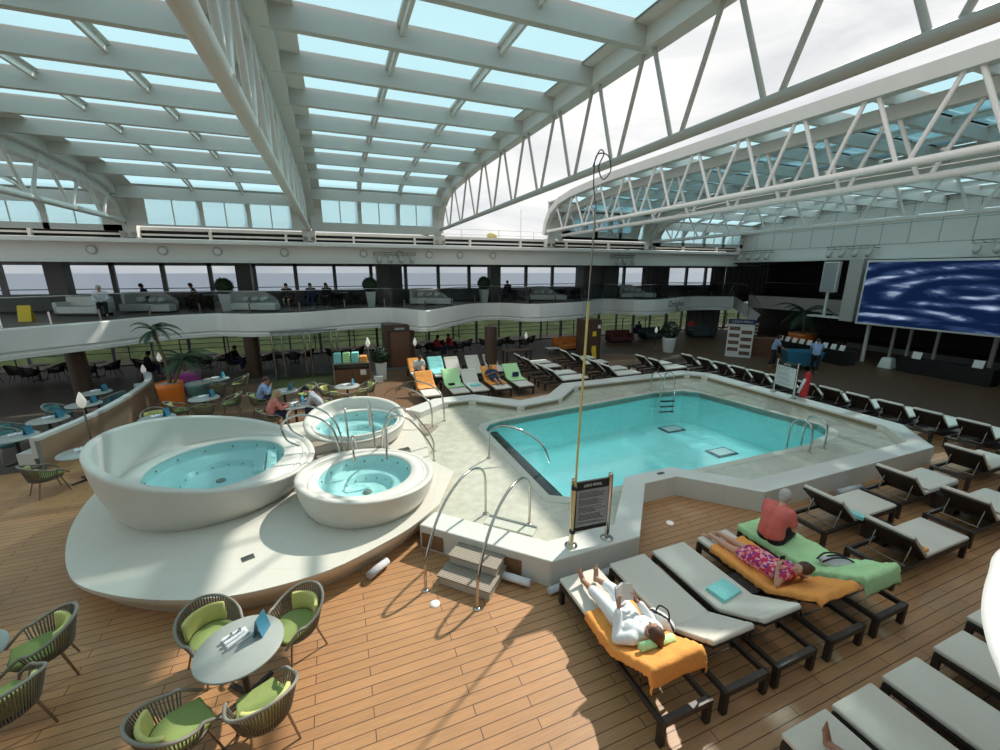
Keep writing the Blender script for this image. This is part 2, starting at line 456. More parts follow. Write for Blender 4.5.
def smoothline(P, n=6, closed=False):
    """Catmull-Rom through P"""
    P = [Vector(p) for p in P]; N = len(P); out = []
    rng = range(N if closed else N - 1)
    for i in rng:
        if closed: a, b, c, d = P[i - 1], P[i], P[(i + 1) % N], P[(i + 2) % N]
        else: a, b, c, d = P[max(i - 1, 0)], P[i], P[i + 1], P[min(i + 2, N - 1)]
        for k in range(n):
            t = k / n
            out.append(0.5 * ((2 * b) + (c - a) * t + (2 * a - 5 * b + 4 * c - d) * t * t + (3 * b - a - 3 * c + d) * t ** 3))
    if not closed: out.append(P[-1])
    return out
# ================================================================== SETTING
SZ = 0.27      # wet surround height
RZ = 0.48      # rim height
pool = [at(x, y, SZ) for x, y in ((486, 430), (489, 425), (500, 421.5), (655, 393), (683, 391), (700, 393), (818, 424.5), (827, 430), (826, 435), (812, 441))]
pool += [(12.35, pool[-1][1] - .12), (4.35, 6.98), (3.98, 7.2)]
hole = [(p[0] + (.25 if p[0] < 8 else -.25) * -1, p[1] + (-.25 if p[1] < 9 else .25)) for p in pool]
deck = st(fill_poly('floor', [[(-22, -6), (40, -6), (40, 29), (-22, 29)], hole], 0, 'deck'), 'brown teak plank deck around the pool')
o = st(MB().box(17.4, -6, .001, 40, 28, .008).build('floor_lounge', 'darkfloor'), 'dark brown floor of the covered lounge')
gl = [(-22, 13.2), (-7.6, 13.6), (-7.2, 16), (-7.1, 21), (-5, 21.2), (3, 21.8), (16, 21.5), (17.4, 20.5), (17.4, 28), (-22, 28)]
o = st(MB().prism(gl, .001, .007).build('floor_restaurant', 'greyfloor'), 'dark grey floor of the restaurant by the windows')
st(MB().prism([(-7.1, 14.6), (1.2, 14.9), (16.0, 15.2), (17.4, 14.6), (17.4, 20.5), (16, 21.5), (3, 21.8), (-5, 21.2), (-7.1, 21)], .001, .005).build('floor_rear', 'deckshade'), 'planks behind the pool with shade painted into their darker brown')
# --- pool basin
def ring(pts, z0, z1, mb, inward=True):
    n = len(pts)
    mb.add([(p[0], p[1], z0) for p in pts] + [(p[0], p[1], z1) for p in pts], [(i, (i + 1) % n, n + (i + 1) % n, n + i) for i in range(n)])
mb = MB(); ring(pool, -1.1, SZ, mb); pw = mb.build('pool_basin', 'poolwall')
st(pw, 'turquoise tiled walls of the swimming pool')
fl = fill_poly('pool_floor', [pool], -1.1, 'pooltile'); fl.parent = pw
mb = MB(); mb.box(3.98, 7.25, -1.1, 4.34, 11.35, SZ - .1); o = mb.build('pool_step', 'blacktile', pw)
for (px, py) in ((672, 427), (722, 450)):
    x, y = at(px, py, -1.0)
    fr = MB(); fr.box(x - .45, y - .3, -1.099, x + .45, y + .3, -1.07); fo = fr.build('underwater_frame', 'blacktile', pw)
    MB().box(x - .36, y - .22, -1.07, x + .36, y + .22, -1.05).build('underwater_window', 'signpale', pw)
o = st(fill_poly('pool_water', [pool], SZ - .03, 'water'), 'clear turquoise water of the swimming pool')
# surround with coping
OUT = [(1.08, 6.84), (2.87, 5.05), (4.64, 5.07), (6.02, 6.56), (6.92, 6.56), (8.12, 5.33), (14.54, 5.33), (15.84, 6.62), (15.84, 13.72), (15.0, 14.7),
       (8.57, 14.7), (7.26, 13.45), (5.97, 13.17), (4.6, 14.52), (3.1, 14.52), (1.89, 13.67)]
INN = [(1.45, 7.16), (3.05, 5.55), (4.44, 5.55), (5.8, 6.98), (7.12, 6.98), (8.36, 5.82), (14.3, 5.82), (15.22, 6.8), (15.22, 13.5), (14.75, 14.12),
       (8.85, 14.12), (7.5, 12.88), (5.72, 12.58), (4.36, 13.9), (3.3, 13.9), (2.3, 13.15)]
sur = [(1.3, 7.0)] + [((a[0] + b[0]) / 2, (a[1] + b[1]) / 2) for a, b in zip(OUT, INN)][1:-1] + [(2.0, 13.3), (1.2, 10)]
for nm, lx_, ly_, rz_, ln in (('a', 4.42, 9.2, -90, 3.2), ('b', 8.0, 11.9, 180, 5.5), ('c', 13.3, 9.6, 90, 3.6), ('d', 8.8, 7.1, 0, 6.0)):  # added unseen area lights that brighten the pool basin and water
    ld = bpy.data.lights.new('pool_fill_light', 'AREA'); ld.shape = 'RECTANGLE'; ld.size = ln; ld.size_y = .12; ld.energy = 17; ld.color = (.80, 1, 1)
    lo_ = bpy.data.objects.new('pool_fill_light', ld); COL.objects.link(lo_); lo_.location = (lx_, ly_, .02); lo_.rotation_euler = (R(68), 0, R(rz_))
st(fill_poly('pool_surround', [sur, pool], SZ, 'surround', .2), 'wet pebble stone surround of the pool')
def grow(pts, d):
    cx = sum(p[0] for p in pts) / len(pts); cy = sum(p[1] for p in pts) / len(pts); out = []
    for x, y in pts:
        v = Vector((x - cx, y - cy)); out.append((x + (d if x > cx else -d), y + (d if y > cy else -d)))
    return out
co = fill_poly('pool_coping', [grow(pool, .20), pool], SZ + .006, 'coping'); st(co, 'pale stone edge around the pool')
# rim wall
n = len(OUT); mb = MB()
vs = [(p[0], p[1], 0) for p in OUT] + [(p[0], p[1], RZ) for p in OUT] + [(p[0], p[1], RZ) for p in INN] + [(p[0], p[1], .1) for p in INN]
fs = []
for i in range(n - 1):
    fs += [(i, i + 1, n + i + 1, n + i), (n + i, n + i + 1, 2 * n + i + 1, 2 * n + i), (2 * n + i, 2 * n + i + 1, 3 * n + i + 1, 3 * n + i)]
fs += [(0, n, 2 * n, 3 * n), (n - 1, 4 * n - 1, 3 * n - 1, 2 * n - 1)]
mb.add(vs, fs); rim = mb.build('pool_rim', 'rim'); st(rim, 'white tiled raised rim wall around the pool'); bevel(rim, .02, 2)
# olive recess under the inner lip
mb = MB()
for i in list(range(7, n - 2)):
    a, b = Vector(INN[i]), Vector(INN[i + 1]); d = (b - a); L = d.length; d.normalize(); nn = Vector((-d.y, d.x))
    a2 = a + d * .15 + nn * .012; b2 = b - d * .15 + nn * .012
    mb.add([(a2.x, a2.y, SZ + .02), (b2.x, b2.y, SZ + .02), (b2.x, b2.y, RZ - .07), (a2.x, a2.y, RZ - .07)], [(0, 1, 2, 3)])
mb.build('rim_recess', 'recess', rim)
mb = MB()
for t0, t1 in ((.02, .20), (.62, .8)):
    a = Vector(OUT[0]).lerp(Vector(OUT[1]), t0); b = Vector(OUT[0]).lerp(Vector(OUT[1]), t1); nn = Vector((-.7071, -.7071)) * .012
    mb.add([(a.x + nn.x, a.y + nn.y, .04), (b.x + nn.x, b.y + nn.y, .04), (b.x + nn.x, b.y + nn.y, .34), (a.x + nn.x, a.y + nn.y, .34)], [(0, 1, 2, 3)])
mb.build('rim_niche', 'teak', rim)
x, y = 6.66, 6.80
MB().box(x - .09, y - .04, RZ, x + .09, y + .04, RZ + .012).build('rim_vent', 'darkchrome', rim)
for px, py in ((435, 604), (573, 413 * 0 + 523)):
    pass
for x, y in (at(435, 604), at(670, 523)):
    o = MB().lathe([(.075, 0), (.075, .012), (.0, .013)], (x, y, 0), 20, caps=False).build('floor_light', 'lampglow')
    tag(o, 'round white floor light set in the deck ' + ('in front of the wooden pool steps' if x < 3 else 'inside the notch of the pool rim'), 'light')

# --- spa platform
pf = [(-5.1, 11.2), (-5.08, 10.2), (-4.9, 9.2), (-4.55, 8.2), (-4.1, 7.38), (-3.55, 6.88), (-2.84, 6.46), (-2.15, 6.2), (-1.41, 6.09), (-.45, 6.18), (.35, 6.52), (.95, 6.86), (1.6, 7.42)]
pf = [tuple(v) for v in smoothline([(*p, 0) for p in pf], 4)]
pf = [(v[0], v[1]) for v in pf] + [(2.24, 8.68), (1.86, 9.5), (1.95, 10.3), (2.05, 12.2), (1.9, 13.3), (.8, 13.75), (-1.2, 13.7), (-3.2, 13.2), (-4.5, 12.4)]
c = Vector((-1.4, 10))
prof = [(-.26, 0), (-.25, .04), (-.16, .16), (-.06, .30), (0, .40), (0, .46)]
rows = []
for d, z in prof:
    rows.append([(p[0] + (Vector(p) - c).normalized().x * d, p[1] + (Vector(p) - c).normalized().y * d, z) for p in pf + [pf[0]]])
PZ = .46
mb = MB(); mb.grid(rows, True); side = mb
plat = side.build('spa_platform', 'platform'); tag(plat, 'cream tiled platform that carries the three whirlpool tubs', 'platform')
tp = fill_poly('platform_top', [pf], PZ, 'platform'); tp.parent = plat
x, y = at(248, 558, PZ)
dr = MB().box(-.09, -.07, 0, .09, .07, .008).build('drain_grate', 'darkchrome', plat, (x, y, PZ), R(20))

def tub(name, label, C, r, a, bx, by, rb, wc, wr, wz, hinge=None):
    t = thing(name, label, 'hot tub', (C[0], C[1], PZ))
    N = 96
    def rimz(k, th, rad): return a + (bx * math.cos(th) + by * math.sin(th)) * rad
    # (radius, blend to rim tilt, offset)
    rows = []
    lo = [(rb - .02, 0, .0), (rb + .0, 0, .03), (rb + (r - rb) * .35, .18, 0), (rb + (r - rb) * .68, .42, 0), (rb + (r - rb) * .9, .68, 0), (r + .0, .92, 0), (r + .005, 1, -.035), (r - .015, 1, -.008), (r - .06, 1, 0), (r - .12, 1, -.004), (r - .15, 1, -.03)]
    for rad, k, off in lo:
        row = []
        for i in range(N + 1):
            th = 2 * PI * i / N; z = PZ * (1 - k) + rimz(0, th, r) * k + off
            row.append((rad * math.cos(th), rad * math.sin(th), z - PZ))
        rows.append(row)
    o = MB().grid(rows, True).build('tub_shell', 'tub', t)
    dx, dy = wc[0] - C[0], wc[1] - C[1]
    rows = []
    def mix(f, z):
        row = []
        for i in range(N + 1):
            th = 2 * PI * i / N
            x0, y0 = (r - .15) * math.cos(th), (r - .15) * math.sin(th)
            x1, y1 = dx + wr * math.cos(th), dy + wr * math.sin(th)
            row.append((x0 + (x1 - x0) * f, y0 + (y1 - y0) * f, z if not callable(z) else z(th)))
        return row
    rows.append(mix(0, lambda th: rimz(0, th, r) - .03 - PZ))
    for f_, h_ in ((.03, .62), (.07, .30), (.12, .12), (.17, .03)):
        rows.append(mix(f_, lambda th, h_=h_: max(wz + .035, wz + .035 + (rimz(0, th, r) - .03 - wz - .035) * h_) - PZ))
    for f_, z_ in ((.20, .035), (.21, .02), (.23, .02), (.24, .04), (.55, .035), (.93, .03), (.97, .015), (1.0, -.02)): rows.append(mix(f_, wz + z_ - PZ))
    MB().grid(rows, True).build('tub_ledge', 'tubin', t)
    def bas(rad, z): return [(dx + rad * math.cos(2 * PI * i / N), dy + rad * math.sin(2 * PI * i / N), z - PZ) for i in range(N + 1)]
    b = [bas(wr, wz - .02), bas(wr * .97, wz - .2), bas(wr * .93, wz - .24), bas(wr * .62, wz - .26), bas(wr * .58, wz - .28), bas(wr * .55, wz - .39), bas(wr * .5, wz - .42), bas(.001, wz - .43)]
    MB().grid(b, True).build('basin', 'spashell', t)
    # entry steps inside basin, jets
    for k in range(14):
        th = 2 * PI * k / 14 + .2
        for rr, zz, js in ((.985, .12, .025), (.56, .36, .018)):
            MB().ball((0, 0, 0), js, 8, 5).build('jet', 'darkchrome', t, (dx + wr * rr * math.cos(th), dy + wr * rr * math.sin(th), wz - zz - PZ))
    MB().lathe([(.10, 0), (.09, .03), (.02, .04)], (dx, dy, wz - .43 - PZ), 16).build('drain', 'raili', t)
    if hinge is not None:
        mb = MB()
        for s_, f_ in ((.62, .17), (.80, .09)):
            p0 = Vector((dx, dy)) + Vector((math.cos(hinge), math.sin(hinge))) * wr * s_
            nn = Vector((-math.sin(hinge), math.cos(hinge)))
            w_ = wr * .52
            mt = Matrix.Translation((p0.x, p0.y, wz - .22 - PZ)) @ Matrix.Rotation(hinge, 4, 'Z')
            mb.box(-.10, -w_, -.2, .10, w_, .0 + f_, mt)
        mb.build('basin_step', 'spashell', t)
    w = MB().lathe([(wr - .0, 0)], caps=False) if False else MB()
    w.add([(dx + wr * math.cos(2 * PI * i / N), dy + wr * math.sin(2 * PI * i / N), wz - PZ) for i in range(N)], [tuple(range(N))])
    w.build('spa_water', 'spawater', t)
    return t
tub('whirlpool_tub', 'large whirlpool tub with its high side to the left', (-2.70, 9.84), 1.945, 1.415, -.234, .02, 1.64, (-2.70, 10.0), 1.28, .95, R(5))
tub('whirlpool_tub', 'small whirlpool tub nearest the wooden pool steps', (.30, 8.25), 1.345, 1.03, -.075, -.036, 1.17, (.28, 8.40), .92, .90)
tub('whirlpool_tub', 'small whirlpool tub farthest back beside the diners', (.25, 11.74), 1.345, 1.065, -.01, .16, 1.15, (.28, 11.55), 1.06, .93)

# --- balcony on the far side
ZT, ZB = 3.1, 2.05
bpx = [(-60, 336), (0, 330), (50, 326), (100, 322), (150, 317.5), (200, 314.6), (222, 314), (250, 314.5), (300, 313), (345, 309.7), (385, 308.2), (405, 309.5), (426, 311), (452, 307.4), (475, 304), (500, 303.2), (530, 304.5), (556, 303.7),
       (582, 302.2), (603, 299), (634, 300), (655, 300), (677, 298.4), (690, 297), (712, 296.7), (734, 296.9)]
BAL = [at(x, y, ZT) for x, y in bpx]
BAL = [(v.x, v.y) for v in smoothline([(p[0], p[1], 0) for p in BAL], 3)]
BR = BAL[-1]
def strip(poly, zz, name, m, parent=None, smooth=False):
    """zz: list of (outward offset, z)"""
    rows = []
    for off, z in zz:
        row = []
        for i, p in enumerate(poly):
            a = Vector(poly[max(i - 1, 0)]); b = Vector(poly[min(i + 1, len(poly) - 1)]); d = (b - a).normalized(); nn = Vector((d.y, -d.x))
            row.append((p[0] + nn.x * off, p[1] + nn.y * off, z))
        rows.append(row)
    return MB().grid(rows, smooth, flip=True).build(name, m, parent)
bal = strip(BAL, [(-.25, ZT + .02), (0, ZT + .02), (.03, ZT - .02), (.03, ZB + .28), (-.05, ZB + .2), (-.05, ZB + .17), (.0, ZB + .14), (-.02, ZB), (-.5, ZB)], 'balcony_fascia', 'whitebright')
st(bal, 'white curving fascia of the far upper balcony')
TX = 33.0
slab = BAL + [(BR[0], 28.3), (-22, 28.3)]
st(fill_poly('upper_floor', [slab], ZT, 'upperfloor', .25), 'floor of the far upper balcony')
so = [(p[0], p[1] + .3) for p in BAL] + [(BR[0], 28.3), (-22, 28.3)]
st(fill_poly('ceiling_lower', [so], ZB + .3, 'greywall'), 'ceiling of the covered lower deck on the far side')
# vents under the fascia
def along(poly, i0, i1, off):
    pass
# --- transverse balcony at the right end
st(MB().box(TX, -6, ZB + .05, TX + 6, BR[1] + 1.5, ZT).build('upper_floor_end', 'whitebright'), 'white edged floor of the upper balcony at the stage end')
st(MB().box(TX + .02, -6, ZT, TX + 6, 28, ZT + .01).build('upper_floor_cover', 'upperfloor'))
st(MB().box(TX + 4, -6, 0, TX + 4.2, 28.4, 5.7).build('wall_right', 'darkwall'), 'dark back wall of the stage end')
st(MB().box(TX - .1, -6, ZB - .15, TX + .1, 19, ZB).build('trim_1', 'steelwhite'))
# lower right curb and glass posts
st(MB().box(TX - .6, 4, 0, TX - .4, 17.5, .35).build('trim_2', 'greywall'), 'low grey kerb behind the screen posts')

# --- outer wall on the far side with its windows
WY = 28.0
wl = MB(); wl.box(-22, WY, ZT, 38, WY + .25, ZT + .82); wl.box(-22, WY, 5.42, 38, WY + .25, 5.75); wl.box(-22, WY, ZB + .3, 38, WY + .25, ZT)
wl.box(-22, WY, 0, 38, WY + .25, .12)
wfar = st(wl.build('wall_back', 'mullion'), 'grey outer wall with sills between the window rows')
i = 0
mx_up = [-21.4 + 2.15 * k for k in range(27)]
for k in range(len(mx_up) - 1):
    x0, x1 = mx_up[k], mx_up[k + 1]
    if x1 > 36: break
    i += 1
    w = st(empty('window_%d' % i, ((x0 + x1) / 2, WY, ZT + .82)), 'upper deck window looking out to sea')
    f = MB(); hx = (x1 - x0) / 2
    f.box(-hx, -.06, 0, -hx + .1, .12, 1.55); f.box(hx - .1, -.06, 0, hx, .12, 1.55); f.box(-hx, -.06, 1.42, hx, .12, 1.55)
    f.build('window_frame', 'mullion', w)
    g = MB(); g.add([(-hx + .1, .05, 0), (hx - .1, .05, 0), (hx - .1, .05, 1.42), (-hx + .1, .05, 1.42)], [(0, 1, 2, 3)]); g.build('pane', 'glass_win', w)
lx = [-21.6 + 3.42 * k for k in range(18)]
for k in range(len(lx) - 1):
    x0, x1 = lx[k], lx[k + 1]
    if x1 > 37: break
    i += 1
    w = st(empty('window_%d' % i, ((x0 + x1) / 2, WY, .12)), 'tall lower deck window with trees outside')
    hx = (x1 - x0) / 2; H = ZB + .18
    f = MB(); f.box(-hx, -.06, 0, -hx + .07, .12, H); f.box(hx - .07, -.06, 0, hx, .12, H); f.box(-.04, -.06, 0, .04, .12, H)
    f.build('window_frame', 'mullion', w)
    g = MB(); g.add([(-hx + .07, .05, 0), (hx - .07, .05, 0), (hx - .07, .05, H), (-hx + .07, .05, H)], [(0, 1, 2, 3)]); g.build('pane', 'glass_low', w)
# outside promenade rails seen through the windows
t = thing('promenade_rail', 'grey metal railing outside the lower deck windows', 'railing', (0, 30.2, 0))
mb = MB()
for z in (.45, .75, 1.05): mb.tube([(-24, 0, z), (38, 0, z)], .025, 6)
mb.build('rails', 'mullion', t)
for k in range(25): MB().box(-.03, -.03, 0, .03, .03, 1.1).build('post', 'mullion', t, (-24 + 2.5 * k, 0, 0))
st(MB().box(-24, 28.25, -.2, 38, 30.4, 0).build('promenade_floor', 'darkfloor'), 'walkway outside the lower windows')
t = thing('promenade_rail', 'pale railing outside the upper deck windows', 'railing', (0, 29.6, ZT))
mb = MB()
for z in (.75, 1.0): mb.tube([(-24, 0, z), (38, 0, z)], .03, 6)
mb.build('rails', 'steelwhite', t)

# --- columns
for px, py, lab in ((86, 398, 'brown slanting-looking lower column at the left by the restaurant tables'), (256, 377, 'brown lower column beside the glass doors'), (492 - 120, 352, None), (491, 372, 'brown lower column behind the grey loungers')):
    if not lab: continue
    x, y = at(px, py)
    o = tag(MB().lathe([(.31, 0), (.31, ZB + .3)], (0, 0, 0), 20).build('column', 'column', None, (x, y, 0)), lab.replace('slanting-looking ', ''), 'column')
for px, lab in ((61, 'dark upper deck column at far left'), (246, 'dark upper deck column right of the round topiary'), (383, 'dark upper deck column left of the grey wall panel'), (494, 'dark upper deck column right of the third topiary'), (606, 'broad grey upper deck pillar behind the yellow pole'), (662, 'dark upper deck column between the grey curtains')):
    Y = 26.0 if px < 600 else 26.8
    d = _ray(px, 285); X = d.x * Y / d.y
    w = .34 if px != 606 else .6
    o = MB().box(-w, -w, 0, w, w, 5.6 - ZT).build('column', 'colgrey', None, (X, Y, ZT)); tag(o, lab, 'column')
def onY(px, Y): d = _ray(px, 300); return d.x * Y / d.y
st(MB().box(onY(390, 27.6), 27.4, ZT, onY(403, 27.6), 27.7, 5.5).build('wall_panel_1', 'greywall'), 'grey wall panel between upper windows')
st(MB().box(onY(580, 27), 26.6, ZT, onY(600, 27), 27.7, 5.5).build('wall_panel_2', 'greywall'))
def curtain(x0, x1, Y, z0, z1, lab):
    n_ = int((x1 - x0) / .05); rows = []
    for z in (z0, z1): rows.append([(k * .05, .05 * math.sin(k * 1.35) + .02 * math.sin(k * .5), z - z0) for k in range(n_ + 1)])
    o = MB().grid(rows, True).build('curtain', 'curtain', None, (x0, Y, z0)); tag(o, lab, 'curtain')
curtain(onY(610, 27.4), onY(617, 27.4), 27.4, ZT, 5.5, 'narrow grey curtain beside the broad upper pillar')
curtain(onY(640, 27.4), onY(659, 27.4), 27.4, ZT, 5.5, 'grey curtain left of the upper deck column')
curtain(onY(708, 27.4), onY(722, 27.4), 27.4, ZT, 5.5, 'grey upper curtain right of the last three windows')
curtain(onY(722.5, 27.4), 37, 27.4, ZT, 5.5, 'long grey upper curtain in the far corner')
curtain(onY(688, 27.3), onY(722, 27.3), 27.3, 0, ZB + .3, 'grey floor length curtain on the lower deck behind the person in red')

# brown service block on the far side, upper grey and lower brown
x0, _ = at(583, 361); blk = at(583, 361); blk2 = at(603, 359)
o = MB().box(13.25, 20.15, 0, 14.2, 21.3, ZB + .3).build('service_pillar', 'column'); tag(o, 'square brown pillar with yellow notices behind the yellow pole', 'pillar')
o = MB().box(-.12, -.012, -.14, .12, 0, .14).build('notice', 'yellow', None, (13.75, 20.138, 1.55)); tag(o, 'small yellow notice high on the brown pillar', 'sign')
o = MB().box(-.09, -.012, -.1, .09, 0, .1).build('notice', 'paper', None, (14.05, 20.14, 1.95)); tag(o, 'small white notice at the top of the brown pillar', 'sign')
t = thing('wet_floor_sign', 'tall yellow wet floor sign standing against the brown pillar', 'sign', (13.7, 19.95, 0))
MB().bar((0, 0, 0), (0, .12, .85), .28, .03).build('panel', 'yellow', t); MB().bar((0, .3, 0), (0, .13, .85), .26, .02).build('rear_panel', 'yellow', t)
# brown door block
o = MB().box(2.2, 22.0, 0, 3.75, 23.3, ZB + .3).build('wall_door_block', 'column'); st(o, 'brown wall block that holds the door')
d = st(empty('door_1', (2.98, 21.99, 0)), 'brown panelled wooden door under the balcony')
bevel(MB().box(-.5, -.05, .12, .5, 0, 1.98).build('door_leaf', 'door', d), .01)
mb = MB(); mb.box(-.56, -.07, .1, -.5, 0, 2.03); mb.box(.5, -.07, .1, .56, 0, 2.03); mb.box(-.56, -.07, 1.98, .56, 0, 2.03); mb.build('door_frame', 'column', d)
MB().tube([(.36, -.09, .95), (.36, -.09, 1.15)], .02, 8).build('door_handle', 'chrome', d)
MB().box(-.25, -.08, 2.08, .25, -.05, 2.2).build('door_sign', 'signgrey', d)
MB().box(-.75, -.04, 0, .75, 0, .1).build('kick_board', 'greywall', d)

# --- side beam carrying the roof rail
BY = 23.0
mb = MB()
mb.box(-22, BY + .35, 5.45, 27.9, BY + .6, 6.3)      # recessed web
side_beam = mb.build('roof_side_beam', 'white'); st(side_beam, 'long white beam that carries the sliding roof on the far side')
mb = MB(); mb.box(-22, BY - .05, 6.22, 27.9, BY + .75, 6.42); bevel(mb.build('top_flange', 'whitebright', side_beam), .04)
mb = MB(); mb.box(-22, BY + .1, 5.42, 27.9, BY + .6, 5.56); mb.build('bottom_lip', 'steelwhite', side_beam)
mb = MB(); mb.box(-22, BY + .5, 6.42, 27.9, BY + .9, 6.85); mb.build('track_slot', 'dark', side_beam)
mb = MB(); mb.box(-22, BY + .45, 6.78, 27.9, BY + 1.1, 6.92); mb.box(-22, BY + .38, 6.56, 27.9, BY + .48, 6.64); mb.build('rail_track', 'white', side_beam)
mb = MB()
for k in range(16): mb.box(-20.6 + 3.1 * k, BY + .3, 6.42, -20.5 + 3.1 * k, BY + .5, 6.86)
mb.build('track_bracket', 'white', side_beam)
st(MB().box(-22, BY + .5, 5.56, 38, 28.3, 5.7).build('ceiling_upper', 'greywall'), 'ceiling over the far upper balcony')
st(MB().box(-22, BY + .9, 6.3, 38, 31, 6.5).build('sun_deck', 'steelgrey'), 'open top deck above the balcony')
# speakers and spot lamps on the beam
for px in (103, 172, 225, 290, 367, 402, 431, 461, 493):
    X = onY(px, BY + .34)
    if px in (103, 172, 211): pass
    t = thing('ceiling_speaker', 'round speaker grille on the roof beam above ' + {103: 'the leftmost seated guests', 172: 'the first dark upper column', 225: 'the first round topiary', 290: 'the three seated guests', 367: 'the second round topiary', 402: 'the grey wall panel', 431: 'the curved white sofa', 461: 'the gap before the third topiary', 493: 'the column by the third topiary'}[px], 'speaker', (X, BY + .35, 5.93))
    mb = MB(); mb.lathe([(.2, 0), (.2, .04), (.17, .045)], (0, 0, 0), 20); o = mb.build('bezel', 'steelgrey', t); o.rotation_euler = (R(90), 0, 0)
    mb = MB(); mb.lathe([(.13, .045), (.06, .06)], (0, 0, 0), 16); o = mb.build('cone', 'white', t); o.rotation_euler = (R(90), 0, 0)
def lamp_rig(loc, rz, n_, lab, sc=1.0):
    t = thing('spotlight_rig', lab, 'stage lights', loc, rz)
    mb = MB(); mb.tube([(-.35 * n_, 0, .3), (.35 * n_, 0, .3)], .03, 6); mb.tube([(-.35 * n_, .12, .16), (.35 * n_, .12, .16)], .025, 6)
    for k in range(n_ * 2): mb.tube([(-.35 * n_ + .35 * k, 0, .3), (-.35 * n_ + .35 * k + .17, .12, .16)], .012, 5)
    mb.build('bar', 'darkchrome', t)
    for k in range(n_):
        h = MB(); x = -.35 * n_ + .35 + .7 * k
        h.cap((0, 0, 0), .13, (0, -.12, -.16), .16, 10); h.tube([(-.16, 0, 0), (-.14, 0, .2), (.14, 0, .2), (.16, 0, 0)], .015, 5)
        hh = h.build('spotlight', 'steelgrey', t, (x, -.12, -.05))
        MB().ball((0, -.16, -.22), (.12, .06, .1), 10, 6).build('lens', 'black', hh)
    t.scale = (sc, sc, sc)
lamp_rig((onY(398, BY), BY + .1, 5.75), 0, 4, 'row of spotlights on the roof beam above the brown door', .8)
lamp_rig((onY(621, BY), BY + .1, 5.8), 0, 3, 'row of spotlights on the roof beam right of the yellow pole', .9)

# --- right end: white wall, soffit, rigs
EX = 28.0
mb = MB(); mb.box(EX, -6, 5.72, EX + .3, BY + .9, 8.75); ew = mb.build('wall_end', 'wallpanel'); st(ew, 'white panelled end wall under the glass roof')
mb = MB()
for k in range(24): mb.box(EX - .012, -5 + 1.22 * k, 6.45, EX, -4.975 + 1.22 * k, 8.7)
for z in (6.45, 7.5, 8.4): mb.box(EX - .012, -6, z, EX, BY + .9, z + .025)
mb.build('panel_seam', 'seam', ew)
mb = MB(); mb.box(EX - .35, -6, 5.68, EX + .3, BY + .9, 5.86); mb.build('bottom_lip', 'steelwhite', ew)
mb = MB(); mb.box(EX + .3, -6, 5.68, TX + 4.2, 28.3, 5.78); st(mb.build('ceiling_end', 'darkwall'), 'dark ceiling of the stage end')
for py_, lab in ((21.5, 'row of four spotlights above the stair end of the stage wall'), (15.6, 'row of four spotlights left of the big screen'), (9.4, 'row of spotlights above the big screen')):
    lamp_rig((EX - .45, py_, 6.15), R(-90), 4, lab, .95)

# --- near side: edge of the near upper balcony (its bulge shows at the right of the picture)
NB = [(-16, -1.6), (-6, -1.6), (0.2, -1.5), (1.5, -.5), (2.35, .36), (2.81, .59), (3.06, .73), (3.36, .86), (3.8, .99), (4.29, 1.09), (5.5, 1.1), (8, .5), (14, -.9), (28, -1.2)]
NBs = [(v.x, v.y) for v in smoothline([(p[0], p[1], 0) for p in NB], 5)]
nbr = NBs[::-1]
o = strip(nbr, [(-.5, ZT + .01), (-.2, ZT + .03), (-.05, ZT + .02), (0, ZT), (-.02, ZT - .05), (-.15, ZT - .15), (-.7, ZT - .45), (-1.5, ZB)], 'balcony_fascia', 'whitebright', None, True); st(o, 'white rounded edge of the near upper balcony at the right')
st(fill_poly('upper_floor_near', [[(p[0], p[1] - .45) for p in NBs] + [(28, -6), (-16, -6)]], ZT - .02, 'teak', .2), 'floor of the near upper balcony')
st(MB().box(-22, -6.2, 0, 38, -6, 6.5).build('wall_near', 'greywall'), 'near side wall behind the camera')
st(MB().box(-22, -6.2, 5.5, 38, -3.2, 6.9).build('ceiling_near', 'white'))
# ================================================================== ROOF
BYS = [-3.2, -1.5, .2, 1.9, 3.6, 5.3, 7.0, 8.65, 10.35, 12.2, 14.05, 15.95, 18.0, 20.2, 22.1]
def arch(zb, far=23.1):
    """underside line of an arched module edge: (Y, z) from the near side to the far side"""
    top = zb + .05
    return [(-3.6, zb - 1.7), (-3.4, zb - 1.0), (-2.9, zb - .45), (-1.9, zb - .12), (0, zb), (5, zb + .0), (12, zb + .08), (17, zb + .12), (20.2, zb - .02), (21.6, zb - .22), (22.5, zb - .62), (22.95, zb - 1.15), (23.15, zb - 1.75)]
def zat(prof, y):
    for (a, za), (b, zb_) in zip(prof, prof[1:]):
        if a <= y <= b: return za + (zb_ - za) * (y - a) / (b - a)
    return prof[-1][1]
def sweep(prof, x0, x1, h, name, m, parent):
    """box section x0..x1 wide and h deep following a (Y,z) line"""
    mb = MB(); P = [Vector((0, y, z)) for y, z in prof]; rows = []
    for i, p in enumerate(P):
        t = (P[min(i + 1, len(P) - 1)] - P[max(i - 1, 0)]).normalized(); up = Vector((0, -t.z, t.y))
        q = p + up * h
        rows.append([(x0, p.y, p.z), (x1, p.y, p.z), (x1, q.y, q.z), (x0, q.y, q.z), (x0, p.y, p.z)])
    mb.grid(rows, False)
    return mb.build(name, m, parent)
nroof = [0]
